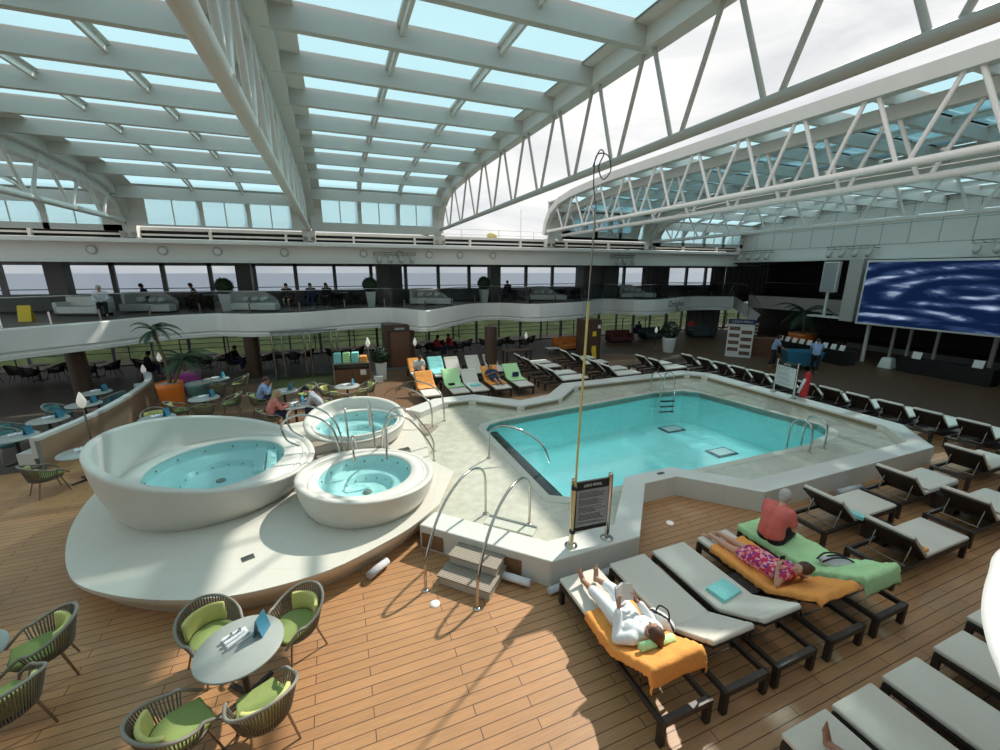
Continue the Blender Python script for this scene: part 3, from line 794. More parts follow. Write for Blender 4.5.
def module(x0, x1, zb, cols, lab, edge=.35, beam_m='steelshade', ys=BYS, gl='glass_roof', side=True, ew=(True, True)):
    nroof[0] += 1
    t = st(empty('ceiling_%d' % nroof[0], (0, 0, 0)), lab)
    pr = arch(zb); fine = [(y, zat(pr, y)) for y in sorted(set([p[0] for p in pr] + ys))]
    for s, on in ((x0, ew[0]), (x1, ew[1])):
        if on: sweep(pr, s - .16, s + .16, .34, 'edge_girder', 'steelwhite', t)
    for y in ys:
        z = zat(pr, y) if y < 22 else zat(pr, 22.1) - .05
        if y > 22: mb = MB().box(x0, y - .07, z - .05, x1, y + .07, z + .4)
        else: mb = MB().box(x0, y - .07, z, x1, y + .07, z + .4)
        mb.build('roof_beam', beam_m, t)
    # bars and margins between glass columns
    edges = [x0] + [c for col in cols for c in col] + [x1]
    for i in range(0, len(edges), 2):
        a, b = edges[i], edges[i + 1]
        if b - a > .02:
            mb = MB(); rows = [[(a, y, z + .38), (b, y, z + .38)] for y, z in fine]
            mb.grid(rows, False); rows = [[(a, y, z + .33), (b, y, z + .33)] for y, z in fine]; mb.grid(rows, False, True)
            if b - a < .4: mb.grid([[(a, y, z + .33), (a, y, z + .38)] for y, z in fine], False)
            mb.build('roof_bar' if b - a < .4 else 'roof_margin', 'steelwhite', t)
            if b - a < .4:
                m_ = (a + b) / 2
                mb = MB(); mb.grid([[(m_ - .03, y, z + .2), (m_ + .03, y, z + .2)] for y, z in fine if y < 22.3], False, True)
                mb.grid([[(m_ - .03, y, z + .2), (m_ - .03, y, z + .36)] for y, z in fine if y < 22.3], False); mb.grid([[(m_ + .03, y, z + .2), (m_ + .03, y, z + .36)] for y, z in fine if y < 22.3], False)
                mb.build('roof_bar', 'steelwhite', t)
    for a, b in cols:
        for i in range(len(ys) - 1):
            y0, y1 = ys[i] + .13, ys[i + 1] - .13
            if y1 > 22.2: continue
            mb = MB()
            sub = [y0, (y0 + y1) / 2, y1]
            mb.grid([[(a, y, zat(pr, y) + .37), (b, y, zat(pr, y) + .37)] for y in sub], False)
            mb.build('skylight_pane', gl, t)
            for yy in (ys[i] + .07, ys[i + 1] - .13):
                pass
    # side wall with windows at the far end
    z1 = zb - .35; z0 = zb - 1.45
    if side:
        mb = MB(); YW = 22.95
        mb.box(x0, YW, z1, x1, YW + .12, zb + .12); mb.box(x0, YW, max(z0 - .55, 6.93), x1, YW + .12, z0)
        ed = [x0] + [c for col in cols for c in col] + [x1]
        for i in range(0, len(ed), 2): mb.box(ed[i], YW, z0, ed[i + 1], YW + .12, z1)
        mb.box(x0, 22.1, zb + .05, x1, 23.05, zb + .12)
        mb.build('roof_side_panel', 'steelwhite', t)
        for a, b in cols:
            MB().add([(a, YW + .06, z0), (b, YW + .06, z0), (b, YW + .06, z1), (a, YW + .06, z1)], [(0, 1, 2, 3)]).build('skylight_pane', gl, t)
            MB().box((a + b) / 2 - .02, YW + .02, z0, (a + b) / 2 + .02, YW + .07, z1).build('roof_bar', 'steelwhite', t)
    return pr
def truss(x, zc, pr, lab, r=.12, ys=BYS, m='steelwhite', rd=.055, y1=23.1):
    t = thing('roof_truss', lab, 'roof truss', (x, 0, 0)); t['kind'] = 'structure'; del t['category']
    MB().tube([(0, -3.6, zc), (0, y1, zc)], r, 14).build('lower_chord', m, t)
    for i in range(len(ys) - 1):
        ym = (ys[i] + ys[i + 1]) / 2
        for s, yu in ((-.10, ys[i] + .12), (.10, ys[i + 1] - .12)):
            zu = zat(pr, yu) if ys[i + 1] < 22.2 else zat(pr, min(yu, 22.6))
            if zu - zc < .25: continue
            MB().tube([(0, ym + s, zc), (0, yu, zu + .05)], rd, 8).build('brace', m, t)
    return t
# middle module, left module, far left module
pM = module(-.75, 5.62, 8.8, [(-.22, 1.42), (1.6, 3.3), (3.48, 5.18)], 'white steel and tinted glass roof panel in the middle')
pL = module(-7.9, -1.05, 8.45, [(-7.15, -5.25), (-5.08, -3.42), (-3.25, -1.6)], 'white steel and tinted glass roof panel on the left')
pF = module(-15.5, -8.1, 8.15, [(-14.9, -12.8), (-12.5, -10.6), (-10.4, -8.7)], 'white steel and tinted glass roof panel at the far left')
truss(-.91, 7.06, pM, 'white tubular roof truss running over the whirlpool tubs', .11)
truss(5.6, 7.2, pM, 'long grey white roof truss along the open gap in the roof', .08, rd=.04, m='steelgrey')
truss(-7.96, 7.12, pL, 'white roof truss at the left end', .10)
# right side: three telescoped modules and the three trusses
pA = module(12.06, 18.6, 8.87, [(12.9, 14.6), (14.8, 16.4), (16.6, 18.1)], 'upper sliding roof panel on the right', beam_m='white')
pB = module(13.0, 19.6, 8.52, [(13.6, 15.3), (15.5, 17.1), (17.3, 19.0)], 'lower sliding roof panel on the right', beam_m='white')
pC = module(19.85, 28.2, 8.15, [(20.5, 22.3), (22.5, 24.2), (24.4, 26.0), (26.2, 27.7)], 'roof panel over the stage end', beam_m='white')
truss(12.06, 7.34, pA, 'bright white roof truss at the near edge of the right roof panels', .09, m='whitebright', rd=.05)
truss(13.0, 7.13, pB, 'white roof truss just behind the near one on the right', .09, m='whitebright', rd=.05)
truss(19.8, 6.93, pC, 'thin white roof truss in front of the panelled end wall', .09, m='whitebright', rd=.045)
# end posts of the sliding modules on the far rail
for x, lab in ((5.55, 'ending the long truss by the gap'), (-.9, 'ending the truss over the tubs'), (-7.9, 'at the far end of the left truss'), (12.3, 'under the right roof panels'), (19.8, 'under the stage end roof panel')):
    t = thing('roof_bogie', 'white wheel housing of the sliding roof ' + lab, 'roof wheel', (x, BY + .1, 6.45))
    bevel(MB().box(-.28, -.1, 0, .28, .35, .5).build('housing', 'white', t), .03)
    for s in (-.17, .17):
        o = MB().lathe([(.1, 0), (.1, .06)], (0, 0, 0), 14).build('wheel', 'darkchrome', t, (s, -.1, .12)); o.rotation_euler = (R(90), 0, 0)
    MB().box(-.1, -.05, .5, .1, .25, 1.1).build('upright', 'steelwhite', t)
# top deck railing seen through the gap
t = thing('deck_railing', 'white railing of the open top deck seen through the roof gap', 'railing', (0, BY + 2.2, 6.5))
mb = MB()
for z in (.35, .7, 1.0): mb.tube([(-20, 0, z), (28, 0, z)], .025, 6)
mb.build('rails', 'whitebright', t)
for k in range(20): MB().tube([(-19 + 2.4 * k, 0, 0), (-19 + 2.4 * k, 0, 1.02)], .035, 6).build('post', 'whitebright', t)
t = thing('mast', 'thin white mast with a camera head on the top deck', 'mast', (onY(605, 25), 25, 6.5))
MB().tube([(0, 0, 0), (0, 0, 2.9)], .05, 8).build('pole', 'whitebright', t); MB().lathe([(.25, 0), (.3, .05), (.1, .2)], (0, 0, 2.9), 12).build('head', 'black', t)
t = thing('mast', 'thin white lamp post behind the top deck railing', 'mast', (onY(520, 25.3), 25.3, 6.5))
MB().tube([(0, 0, 0), (0, 0, 2.3)], .04, 8).build('pole', 'whitebright', t)
o = MB().cap((-.12, 0, 0), .2, (.14, 0, .0), .2, 12).build('deck_winch', 'pole', None, (onY(491, 25), 24.8, 7.12)); MB().box(-.1, -.1, -.62, .1, .1, -.15).build('stand', 'white', o); tag(o, 'yellow covered box on the top deck railing', 'box')
t = thing('exhaust_hood', 'blue grey motor at the corner of the middle roof panel', 'motor', (onY(429, 23.9), 23.9, 6.95))
MB().cap((0, 0, .3), .3, (0, .5, .35), .25, 12).build('body', 'blueplastic', t)
MB().box(-.15, .0, -.1, .15, .3, .1).build('base', 'steelgrey', t)

# ================================================================== OUTSIDE
wr_ = bpy.data.worlds.new('overcast_sky'); SC.world = wr_; wr_.use_nodes = True
nt = wr_.node_tree; nt.nodes.clear(); L = nt.links.new
out = nt.nodes.new('ShaderNodeOutputWorld'); bg = nt.nodes.new('ShaderNodeBackground')
tc = nt.nodes.new('ShaderNodeTexCoord'); mp = nt.nodes.new('ShaderNodeMapping'); mp.inputs['Scale'].default_value = (1, 1, 3.2)
nz = nt.nodes.new('ShaderNodeTexNoise'); nz.inputs['Scale'].default_value = 3.2; nz.inputs['Detail'].default_value = 7; nz.inputs['Distortion'].default_value = .6; nz.inputs['Roughness'].default_value = .55
cr = nt.nodes.new('ShaderNodeValToRGB')
cr.color_ramp.elements[0].position = .32; cr.color_ramp.elements[0].color = (.66, .69, .72, 1)
cr.color_ramp.elements[1].position = .66; cr.color_ramp.elements[1].color = (.98, .97, .95, 1)
L(tc.outputs['Generated'], mp.inputs[0]); L(mp.outputs[0], nz.inputs['Vector']); L(nz.outputs['Fac'], cr.inputs[0]); L(cr.outputs[0], bg.inputs[0])
bg.inputs[1].default_value = 1.1; L(bg.outputs[0], out.inputs[0])
sd = bpy.data.lights.new('sun', 'SUN'); sd.energy = 5.0; sd.angle = R(1.2); sd.color = (1, .94, .84)
so_ = bpy.data.objects.new('sun', sd); COL.objects.link(so_)
dirv = Vector((-.86, -.51, -1 / 1.085)); so_.rotation_euler = dirv.to_track_quat('-Z', 'Y').to_euler()

sea = MB().add([(-9000, 32, -26), (9000, 32, -26), (9000, 14000, -26), (-9000, 14000, -26)], [(0, 1, 2, 3)]).build('sea', mat('sea_water', (.20, .24, .30), .35, var=.25, vscale=.05, bump=.5)); st(sea, 'grey blue sea beyond the windows')
# wooded shore
random.seed(3)
bm = MB()
rows = []
for j in range(16):
    row = []
    for i_ in range(150):
        x = -260 + i_ * 5.2; y = 118 + j * 7.5
        h = -25.5 + (0 if j in (0, 15) else 7 + 5 * noise.noise(Vector((x * .06, y * .09, 0))) + 3.5 * noise.noise(Vector((x * .22, y * .25, 3))))
        row.append((x, y + 8 * noise.noise(Vector((x * .03, 1, 0))), h))
    rows.append(row)
bm.grid(rows, True, True)
M['forest'] = mat('forest', (.11, .15, .06), .9, var=.9, vscale=.13, bump=1)
o = bm.build('shore_trees', 'forest'); tag(o, 'dense green mangrove trees on the shore beyond the lower windows', 'trees', None, 'stuff')
o = MB(); 
for k in range(26):
    o.ball((78 + random.uniform(-9, 9), 74 + random.uniform(-4, 4), -22 + random.uniform(0, 12)), random.uniform(2.2, 4), 9, 6)
ob = o.build('shore_tree', 'forest'); tag(ob, 'tall bushy tree outside the lower window beside the white planter', 'tree')
# ================================================================== RAILS, STEPS, SIGNS
def hoop(label, paths, feet=True, name='handrail', r=.024, cat='handrail', m='chrome', group=None):
    p0 = Vector(paths[0][0]); t = thing(name, label, cat, (p0.x, p0.y, p0.z), 0, group)
    for k, P in enumerate(paths):
        pts = smoothline([Vector(q) - p0 for q in P], 6)
        MB().tube(pts, r, 10).build('tube', m, t)
        if feet:
            ends = [P[0], P[-1]] if feet is True else [P[0]]
            for e in ends:
                MB().lathe([(.06, 0), (.06, .012), (.03, .02)], (0, 0, 0), 16).build('base_flange', 'chrome', t, Vector(e) - p0)
    return t
s2 = .7071
for k, lab in ((0, 'tall arched steel handrail left of the wooden pool steps'), (1, 'tall arched steel handrail right of the wooden pool steps')):
    dx, dy = .66 * k, -.66 * k
    P = [(.95, 5.72, 0), (.96, 5.73, .35), (1.02, 5.79, .62), (1.22, 5.98, 1.02), (1.50, 6.24, 1.30), (1.85, 6.55, 1.44), (2.15, 6.8, 1.42), (2.36, 6.97, 1.28), (2.44, 7.03, 1.05), (2.45, 7.04, .7), (2.45, 7.04, SZ)]
    hoop(lab, [[(x + dx, y + dy, z) for x, y, z in P]])
# wooden steps
t = thing('pool_steps', 'two weathered wooden steps up to the pool rim between the handrails', 'steps', (1.95, 5.90, 0), R(-45))
bevel(MB().box(-.46, -.62, 0, .46, .08, .15).build('lower_riser', 'stepside', t), .01); MB().box(-.48, -.65, .15, .48, .1, .185).build('lower_tread', 'step', t)
bevel(MB().box(-.43, -.30, .185, .43, .06, .32).build('upper_riser', 'stepside', t), .01); MB().box(-.45, -.33, .32, .45, .06, .355).build('upper_tread', 'step', t)
# inner step and bar
t = thing('inner_pool_step', 'low steel edged step inside the rim behind the handrails', 'steps', (2.72, 6.42, SZ), R(-45))
MB().box(-.5, -.12, 0, .5, .14, .05).build('tread', 'coping', t); MB().tube([(-.5, .14, .06), (.5, .14, .06)], .02, 8).build('edge_bar', 'chrome', t)
# pool hand rail
a = at(489, 458, SZ)
hoop('single curved steel handrail reaching from the surround into the left of the pool', [[(a[0], a[1], SZ), (a[0], a[1], .8), (a[0] + .05, a[1], 1.02), (a[0] + .25, a[1] - .03, 1.12), (a[0] + .6, a[1] - .1, 1.08), (a[0] + 1.0, a[1] - .3, .9), (a[0] + 1.3, a[1] - .55, .62), (a[0] + 1.42, a[1] - .7, .2)]], feet='one')
def ladder(bx0, by0, bx1, by1, dx, dy, lab):
    ps = []
    for bx, by in ((bx0, by0), (bx1, by1)):
        ps.append([(bx, by, SZ), (bx, by, .7), (bx + dx * .06, by + dy * .06, 1.0), (bx + dx * .25, by + dy * .25, 1.12), (bx + dx * .48, by + dy * .48, 1.05), (bx + dx * .56, by + dy * .56, .85), (bx + dx * .6, by + dy * .6, .2), (bx + dx * .6, by + dy * .6, -.5)])
    t = hoop(lab, ps, feet='one', name='pool_ladder', cat='pool ladder')
    for z in (.02, -.2, -.42):
        a = Vector((bx0 + dx * .66 - bx0, by0 + dy * .66 - by0, z - SZ)); b = Vector((bx1 + dx * .66 - bx0, by1 + dy * .66 - by0, z - SZ))
        MB().bar(a, b, .12, .03).build('tread', 'black', t)
    return t
ladder(11.68, 12.95, 12.24, 12.82, 0, -1, 'steel pool ladder with dark treads at the far edge of the pool')
lx0, ly0 = at(813, 453, SZ); lx1, ly1 = at(828, 448, SZ)
ladder(11.52, 6.58, 12.16, 6.60, 0, 1, 'steel pool ladder with dark treads at the right corner of the pool')
# tub hoops
def zt(x, y, z): return (x, y, z)
hoop('pair of looping steel handrails curling over the side of the large whirlpool tub', [
    [(-.22, 9.50, PZ), (-.22, 9.52, 1.1), (-.35, 9.62, 1.62), (-.75, 9.8, 1.86), (-1.15, 9.95, 1.84), (-1.38, 10.0, 1.62), (-1.3, 9.95, 1.3), (-1.05, 9.85, 1.15)],
    [(-.12, 9.98, PZ), (-.15, 10.02, 1.1), (-.3, 10.15, 1.62), (-.7, 10.38, 1.88), (-1.1, 10.52, 1.88), (-1.32, 10.56, 1.66), (-1.25, 10.5, 1.34), (-1.0, 10.4, 1.15)]], feet='one')
hoop('pair of narrow steel handrails entering the rear whirlpool tub', [
    [(.02, 10.12, PZ), (0, 10.2, 1.1), (-.02, 10.42, 1.62), (-.02, 10.62, 1.72), (-.02, 10.78, 1.5), (0, 10.8, 1.05)],
    [(.62, 10.05, PZ), (.60, 10.15, 1.1), (.58, 10.4, 1.68), (.57, 10.6, 1.80), (.56, 10.8, 1.56), (.56, 10.82, 1.05)]], feet='one')
hoop('pair of steel handrails curving into the front right whirlpool tub', [
    [(.72, 9.72, PZ), (.74, 9.6, 1.0), (.78, 9.4, 1.5), (.80, 9.15, 1.55), (.78, 8.95, 1.25), (.76, 8.85, .95)],
    [(.20, 9.78, PZ), (.16, 9.7, 1.0), (.10, 9.45, 1.36), (.08, 9.2, 1.4), (.08, 9.05, 1.2), (.08, 8.98, .95)]], feet='one')
hoop('pair of arched steel handrails down from the tubs to the pool surround', [
    [(.82, 9.95, PZ), (.84, 9.97, 1.15), (1.0, 9.98, 1.50), (1.35, 9.98, 1.50), (1.7, 9.9, 1.12), (1.98, 9.8, .6), (2.0, 9.78, SZ)],
    [(.95, 10.55, PZ), (.97, 10.57, 1.15), (1.13, 10.58, 1.52), (1.5, 10.55, 1.50), (1.85, 10.45, 1.1), (2.12, 10.4, .6), (2.14, 10.4, SZ)]])
hoop('pair of long arched steel handrails over the rim left of the rear loungers', [
    [(2.45, 11.95, SZ), (2.44, 11.97, .85), (2.38, 12.1, 1.18), (2.1, 12.6, 1.36), (1.72, 13.4, 1.34), (1.4, 14.2, 1.0), (1.28, 14.6, .5), (1.26, 14.7, 0)],
    [(2.98, 12.6, SZ), (2.97, 12.62, .85), (2.92, 12.75, 1.18), (2.66, 13.2, 1.38), (2.25, 13.95, 1.36), (1.9, 14.75, 1.0), (1.76, 15.15, .5), (1.74, 15.25, 0)]])
t = thing('spa_steps', 'small brown slatted steps between the tubs', 'steps', (-.5, 10.5, PZ), R(15))
bevel(MB().box(-.3, -.3, 0, .3, .3, .16).build('lower_step', 'stepside', t), .01); MB().box(-.3, -.3, .16, .3, .3, .18).build('lower_tread', 'step', t)
bevel(MB().box(-.3, 0, .18, .3, .3, .38).build('upper_step', 'stepside', t), .01); MB().box(-.3, -.02, .38, .3, .32, .4).build('upper_tread', 'step', t)
t = thing('spa_steps', 'low grey slatted steps beside the rear whirlpool tub', 'steps', (2.15, 12.1, SZ - .07), R(-35))
MB().box(-.42, -.4, 0, .42, .3, .12).build('base', 'stepside', t); MB().box(-.42, -.4, .12, .42, .3, .15).build('tread', 'step', t)
o = MB().box(-.14, -.09, 0, .14, .09, .1).build('control_box', 'darkchrome', None, (1.32, 10.15, PZ + .005), R(10)); tag(o, 'small grey box on the platform near the pool surround', 'box')

# signs
def rules_sign(loc, rz, W, H, lab, head, lines, seed):
    random.seed(seed)
    t = thing('pool_sign', lab, 'sign', loc, rz)
    for s in (-1, 1):
        MB().lathe([(.042, 0), (.042, H), (.038, H + .02), (0, H + .02)], (s * W / 2, 0, 0), 16, caps=False).build('post', 'chrome', t)
        MB().lathe([(.11, 0), (.11, .01), (.04, .02)], (s * W / 2, 0, 0), 20).build('base_flange', 'chrome', t)
    bw = W / 2 - .035
    b = MB().box(-bw, -.02, .26, bw, .02, H - .05).build('board', 'black', t)
    MB().box(-bw + .015, -.026, .34, bw - .01, -.018, H - .20).build('text_panel', 'signgrey' if seed == 4 else 'signpale', b)
    text(head, .065, 'whitebright', b, (0, -.024, H - .125), (R(90), 0, 0), 'heading')
    z = H - .24
    mb = MB()
    for k in range(lines):
        if k % 6 == 5: z -= (H - .62) / lines; continue
        ww = random.uniform(.5, .95) * (2 * bw - .1)
        x = -bw + .06; 
        while x < -bw + .06 + ww:
            w_ = random.uniform(.02, .07); mb.box(x, -.029, z - .009, min(x + w_, bw - .03), -.0265, z); x += w_ + .012
            if x > bw - .05: break
        z -= (H - .62) / lines
    mb.build('small_print', 'ink', b)
    return t
rules_sign((3.72, 5.27, RZ), R(-4), .69, 1.22, 'black framed pool rules board on steel posts on the near rim', 'LIDO POOL', 26, 4)
rules_sign((15.5, 10.12, RZ), R(-104 + 0), .95, 1.30, 'pale pool rules board on steel posts on the far right rim', 'LIDO POOL', 22, 5)
# yellow pole with wire
t = thing('rescue_pole', 'long thin yellow rescue pole with wire loop standing by the rules board', 'pole', (3.33, 5.22, RZ), 0)
MB().tube([(0, 0, 0), (.05, 0, 2), (.10, 0, 4.1)], .019, 8).build('lower_pole', 'pole', t)
MB().tube([(.10, 0, 4.1), (.14, 0, 5.45)], .013, 8).build('upper_pole', 'darkchrome', t)
loop = [(.14, 0, 5.4), (.10, .02, 5.7), (.14, .05, 6.05), (.35, .08, 6.08), (.42, .1, 5.9), (.3, .1, 5.78), (.2, .07, 5.92), (.24, .02, 6.08), (.14, -.02, 6.1), (.06, 0, 5.9)]
MB().tube(smoothline(loop, 8), .008, 6).build('wire_loop', 'black', t)
for z in (.3, 1.1): MB().lathe([(.05, 0), (.05, .05)], (.01, .0, z), 10).build('clip', 'black', t)
# life ring bag, red
t = thing('red_rescue_bag', 'red rescue float hanging on the far rules board', 'life float', (15.66, 9.5, RZ), R(-100))
MB().cap((0, 0, .18), .13, (.05, 0, .95), .10, 12).build('float', 'red', t); MB().cap((-.1, -.13, .25), .05, (.06, -.13, .75), .05, 8).build('strap', 'whitecloth', t)

# ================================================================== LOUNGERS
def make_lounger(ang, bright=False, bl=.72):
    root = thing('sun_lounger', 'x', 'sun lounger')
    fm = 'frame'
    for s in (-1, 1):
        bevel(MB().bar((.02, s * .33, .30), (2.23, s * .33, .30), .05, .075).build('side_rail', fm, root), .008)
    MB().bar((.05, -.31, .30), (.05, .31, .30), .07, .08).build('head_rail', 'weave', root)
    MB().bar((2.2, -.31, .30), (2.2, .31, .30), .05, .075).build('foot_rail', fm, root)
    for x in (.05, 2.19):
        for s in (-1, 1): MB().box(x - .035, s * .33 - .035, .0, x + .035, s * .33 + .035, .335).build('leg', fm, root)
    hx = .90
    MB().box(hx, -.305, .27, 2.18, .305, .345).build('seat_base', 'sling', root)
    mm = 'mattress_bright' if bright else 'mattress'
    seat = MB().box(hx + .005, -.35, .345, 2.25, .35, .415).build('seat_cushion', mm, root); bevel(seat, .025, 3)
    # backrest
    ca, sa = math.cos(ang), math.sin(ang)
    mt = Matrix.Translation((hx, 0, .35)) @ Matrix.Rotation(ang, 4, 'Y')
    b = MB().box(-bl, -.345, -.03, 0, .345, 0, mt).build('back_panel', 'sling', root)
    c1 = MB().box(-bl + .10, -.35, .0, 0, .35, .068, mt).build('back_cushion', mm, root); bevel(c1, .024, 3)
    c2 = MB().box(-bl - .03, -.35, .0, -bl + .105, .35, .075, mt).build('head_cushion', mm, root); bevel(c2, .03, 3)
    for s in (-1, 1):
        p = mt @ Vector((-bl * .55, s * .25, -.02)); MB().tube([p, (hx - .25 - .18, s * .25, .29)], .014, 6).build('prop', 'darkchrome', root)
    MB().tube([(hx - .43, -.31, .28), (hx - .43, .31, .28)], .014, 6).build('cross_bar', 'darkchrome', root)
    return root
LP = {}
def lounger(kind, x, y, rz, lab, group=None):
    key = kind
    if key not in LP:
        LP[key] = [make_lounger({'low': R(31), 'high': R(42), 'bright': R(42), 'flat': R(12)}[kind], kind == 'bright'), [False]]
    return place(LP[key][0], LP[key][1], (x, y, 0), rz, lab, group)
# row one: head towards the camera, foot to the pool  (local +x = foot)
FR = [(3.20, 'grey sun lounger under the reading person in white', 2.53), (4.12, 'empty grey sun lounger right of the reading person', 2.53), (4.98, 'grey sun lounger with the folded turquoise towel', 2.53), (5.98, 'sun lounger under the person in the floral dress', 2.53), (6.98, 'sun lounger under the mint towel with the seated person', 2.53)]
for x, lab, y in FR: lounger('low', x, y - .03, R(90), lab)
for x, y, lab in ((8.02, 4.42, 'grey sun lounger just right of the seated person'), (7.92, 3.32, 'grey sun lounger nearest the empty deck with an orange cloth on it'),
                  (10.5, 4.48, 'sun lounger with a pale towel right of the seated person, second along the rim'), (10.55, 3.42, 'sun lounger with a pale towel in the middle row on the right'),
                  (13.4, 4.55, 'sun lounger below the right corner of the rim'), (13.5, 3.4, 'sun lounger cut by the right picture edge')):
    lounger('high', x, y, 0, lab)
for k, (x, lab) in enumerate(((4.22, 'sun lounger with a bare foot on it at the bottom edge'), (5.02, 'empty sun lounger second from the left along the bottom edge'), (5.93, 'empty sun lounger third along the bottom edge'), (7.0, 'empty sun lounger below the white balcony edge'), (8.05, 'sun lounger mostly hidden behind the white balcony edge'))):
    lounger('flat', x, 1.97 + (.1 if k == 4 else 0) - 2.25, R(90), lab)
# rear block, feet to the camera
for x, lab in ((3.18, 'rear sun lounger with the orange towel, front row'), (4.33, 'rear sun lounger with the mint towel and a book'), (5.14, 'rear sun lounger with the folded turquoise towel'), (6.12, 'rear sun lounger under the person on the orange towel'), (7.15, 'rear sun lounger with the mint towel and navy bag')):
    lounger('high', x, 17.40, R(-90), lab)
for x, lab in ((3.35, 'rearmost lounger under the person sitting upright in white'), (4.3, 'rearmost lounger covered by the turquoise towel'), (5.12, 'plain grey lounger of the rearmost row right of the turquoise one'), (6.2, 'plain grey lounger of the rearmost row behind the lying person'), (7.15, 'plain grey lounger at the right end of the rearmost row')):
    lounger('high', x, 20.27, R(-90), lab)
for x, y, lab in ((8.1, 19.3, 'dark backed lounger of the rear pairs, farthest left at the back'), (8.1, 18.25, 'dark backed lounger of the rear pairs, second at left'), (8.1, 16.75, 'dark backed lounger right of the navy bag'), (8.1, 15.75, 'dark backed lounger by the corner of the far rim'),
                  (10.9, 19.4, 'dark backed lounger left of the brown pillar'), (10.9, 18.2, 'dark backed lounger in front of the brown pillar'), (10.9, 16.6, 'dark backed lounger right of the yellow pole, nearer the windows'), (10.9, 15.6, 'dark backed lounger right of the yellow pole, touching the rim'),
                  (13.85, 16.75, 'dark backed lounger behind the far pool ladder, rear one'), (13.85, 15.75, 'dark backed lounger behind the far pool ladder, front one')):
    lounger('bright', x, y, 0, lab)
ords = ['first', 'second', 'third', 'fourth', 'fifth', 'sixth']
for k, y in enumerate((16.05, 15.0, 14.0, 13.05, 12.15, 11.2)):
    lounger('bright', 16.25, y, 0, '%s dark backed lounger from the far end, left of the far rules board' % ords[k])
for k, y in enumerate((10.1, 9.25, 8.35, 7.4, 6.45, 5.45, 4.4)):
    lounger('bright', 16.25, y, 0, '%s dark backed lounger right of the far rules board' % (ords + ['seventh'])[k])

# side tables between loungers
def low_table(x, y, lab, m='black'):
    t = thing('side_table', lab, 'side table', (x, y, 0))
    bevel(MB().box(-.17, -.22, .33, .17, .22, .36).build('top', m, t), .008)
    mb = MB().box(-.15, -.2, .0, .15, .2, .33); bevel(mb.build('body', 'frame', t), .01)
low_table(5.44, 3.68, 'low black side table between the turquoise towel and the floral dress')
low_table(9.3, 3.87, 'low dark side table between two loungers right of the seated person')
low_table(11.9, 3.95, 'low glass topped side table among the right hand loungers', 'glass')

# ================================================================== TOWELS
def lprof(ang, bl=.72):
    """top line of a lounger from foot to head: list (x, z)"""
    hx = .90
    pts = [(2.25, .425), (hx + .02, .425)]
    for k in (0.1, .35, .6, .85, 1.03): pts.append((hx - math.cos(ang) * bl * k - math.sin(ang) * -.07 * 0, .425 + math.sin(ang) * bl * k + .0))
    return pts
def drape(name, label, cat, lx, ly, rz, m, x_from, x_to, ang, halfw=.37, hang=.16, hang_end=.0, seed=1, amp=.012, side=(1, 1)):
    """cloth lying on a lounger between two stations, hanging at its sides and over the head end"""
    rnd = random.Random(seed)
    pr = lprof(ang); line = []
    # sample along the top line
    seg = []
    for (xa, za), (xb, zb_) in zip(pr, pr[1:]):
        n_ = max(2, int(math.hypot(xb - xa, zb_ - za) / .035))
        for k in range(n_): seg.append((xa + (xb - xa) * k / n_, za + (zb_ - za) * k / n_))
    seg.append(pr[-1])
    seg = [p for p in seg if x_to <= p[0] <= x_from]
    if hang_end:
        x, z = seg[-1]
        for k in range(1, 13): seg.append((x - .03 - .05 * math.sin(k / 12 * PI / 2), z - hang_end * k / 12))
    rows = []
    ncol = 34; W = halfw + hang
    for i, (x, z) in enumerate(seg):
        row = []
        for j in range(ncol + 1):
            u = -1 + 2 * j / ncol; s = u * W
            h0 = hang * side[0 if u < 0 else 1]
            wv = noise.noise(Vector((x * 5 + seed * 9, s * 6, z * 5))) ; w2 = noise.noise(Vector((x * 14 + seed, s * 3 + seed, z * 14)))
            a = abs(s)
            if a <= halfw: y = s; dz = 0
            else:
                f = (a - halfw); y = math.copysign(halfw + .02 + .05 * abs(w2) * min(1, f / .1), s); dz = -f * h0 / hang * (1 + .35 * w2)
            yy = y + .012 * wv
            row.append((x + .02 * w2 * (1 if a > halfw else .3), yy, z + .014 + dz + amp * (wv + .6 * w2 + .5)))
        rows.append(row)
    t = MB().grid(rows, True).build(name, m, None, (lx, ly, 0), rz)
    sd_ = t.modifiers.new('thick', 'SOLIDIFY'); sd_.thickness = .012; sd_.offset = 1
    return tag(t, label, cat)
LOW, HIGH = R(31), R(42)
drape('beach_towel', 'orange towel under the person in white, hanging over the lounger head', 'towel', 3.20, 2.50, R(90), 'orange', 1.50, .14, LOW, .35, .11, .20, 2, .03)
drape('beach_towel', 'orange towel under the person in the floral dress', 'towel', 5.98, 2.50, R(90), 'orange', 1.95, .14, LOW, .36, .09, .05, 3, .03)
drape('beach_towel', 'mint towel under the seated person, hanging over the lounger head', 'towel', 6.98, 2.50, R(90), 'mint', 2.24, .14, LOW, .36, .12, .24, 4, .03)
drape('beach_towel', 'orange towel over the rear lounger nearest the handrails', 'towel', 3.18, 17.40, R(-90), 'orange', 1.35, .2, HIGH, .34, .08, .03, 5)
drape('beach_towel', 'mint towel with a book on the rear lounger', 'towel', 4.33, 17.40, R(-90), 'mint', 1.6, .2, HIGH, .33, .06, .03, 6)
drape('beach_towel', 'orange towel under the person lying on the rear lounger', 'towel', 6.12, 17.40, R(-90), 'orange', 1.75, .2, HIGH, .34, .08, .03, 7)
drape('beach_towel', 'mint towel behind the navy bag on the rear lounger', 'towel', 7.15, 17.40, R(-90), 'mint', 1.5, .2, HIGH, .34, .08, .03, 8)
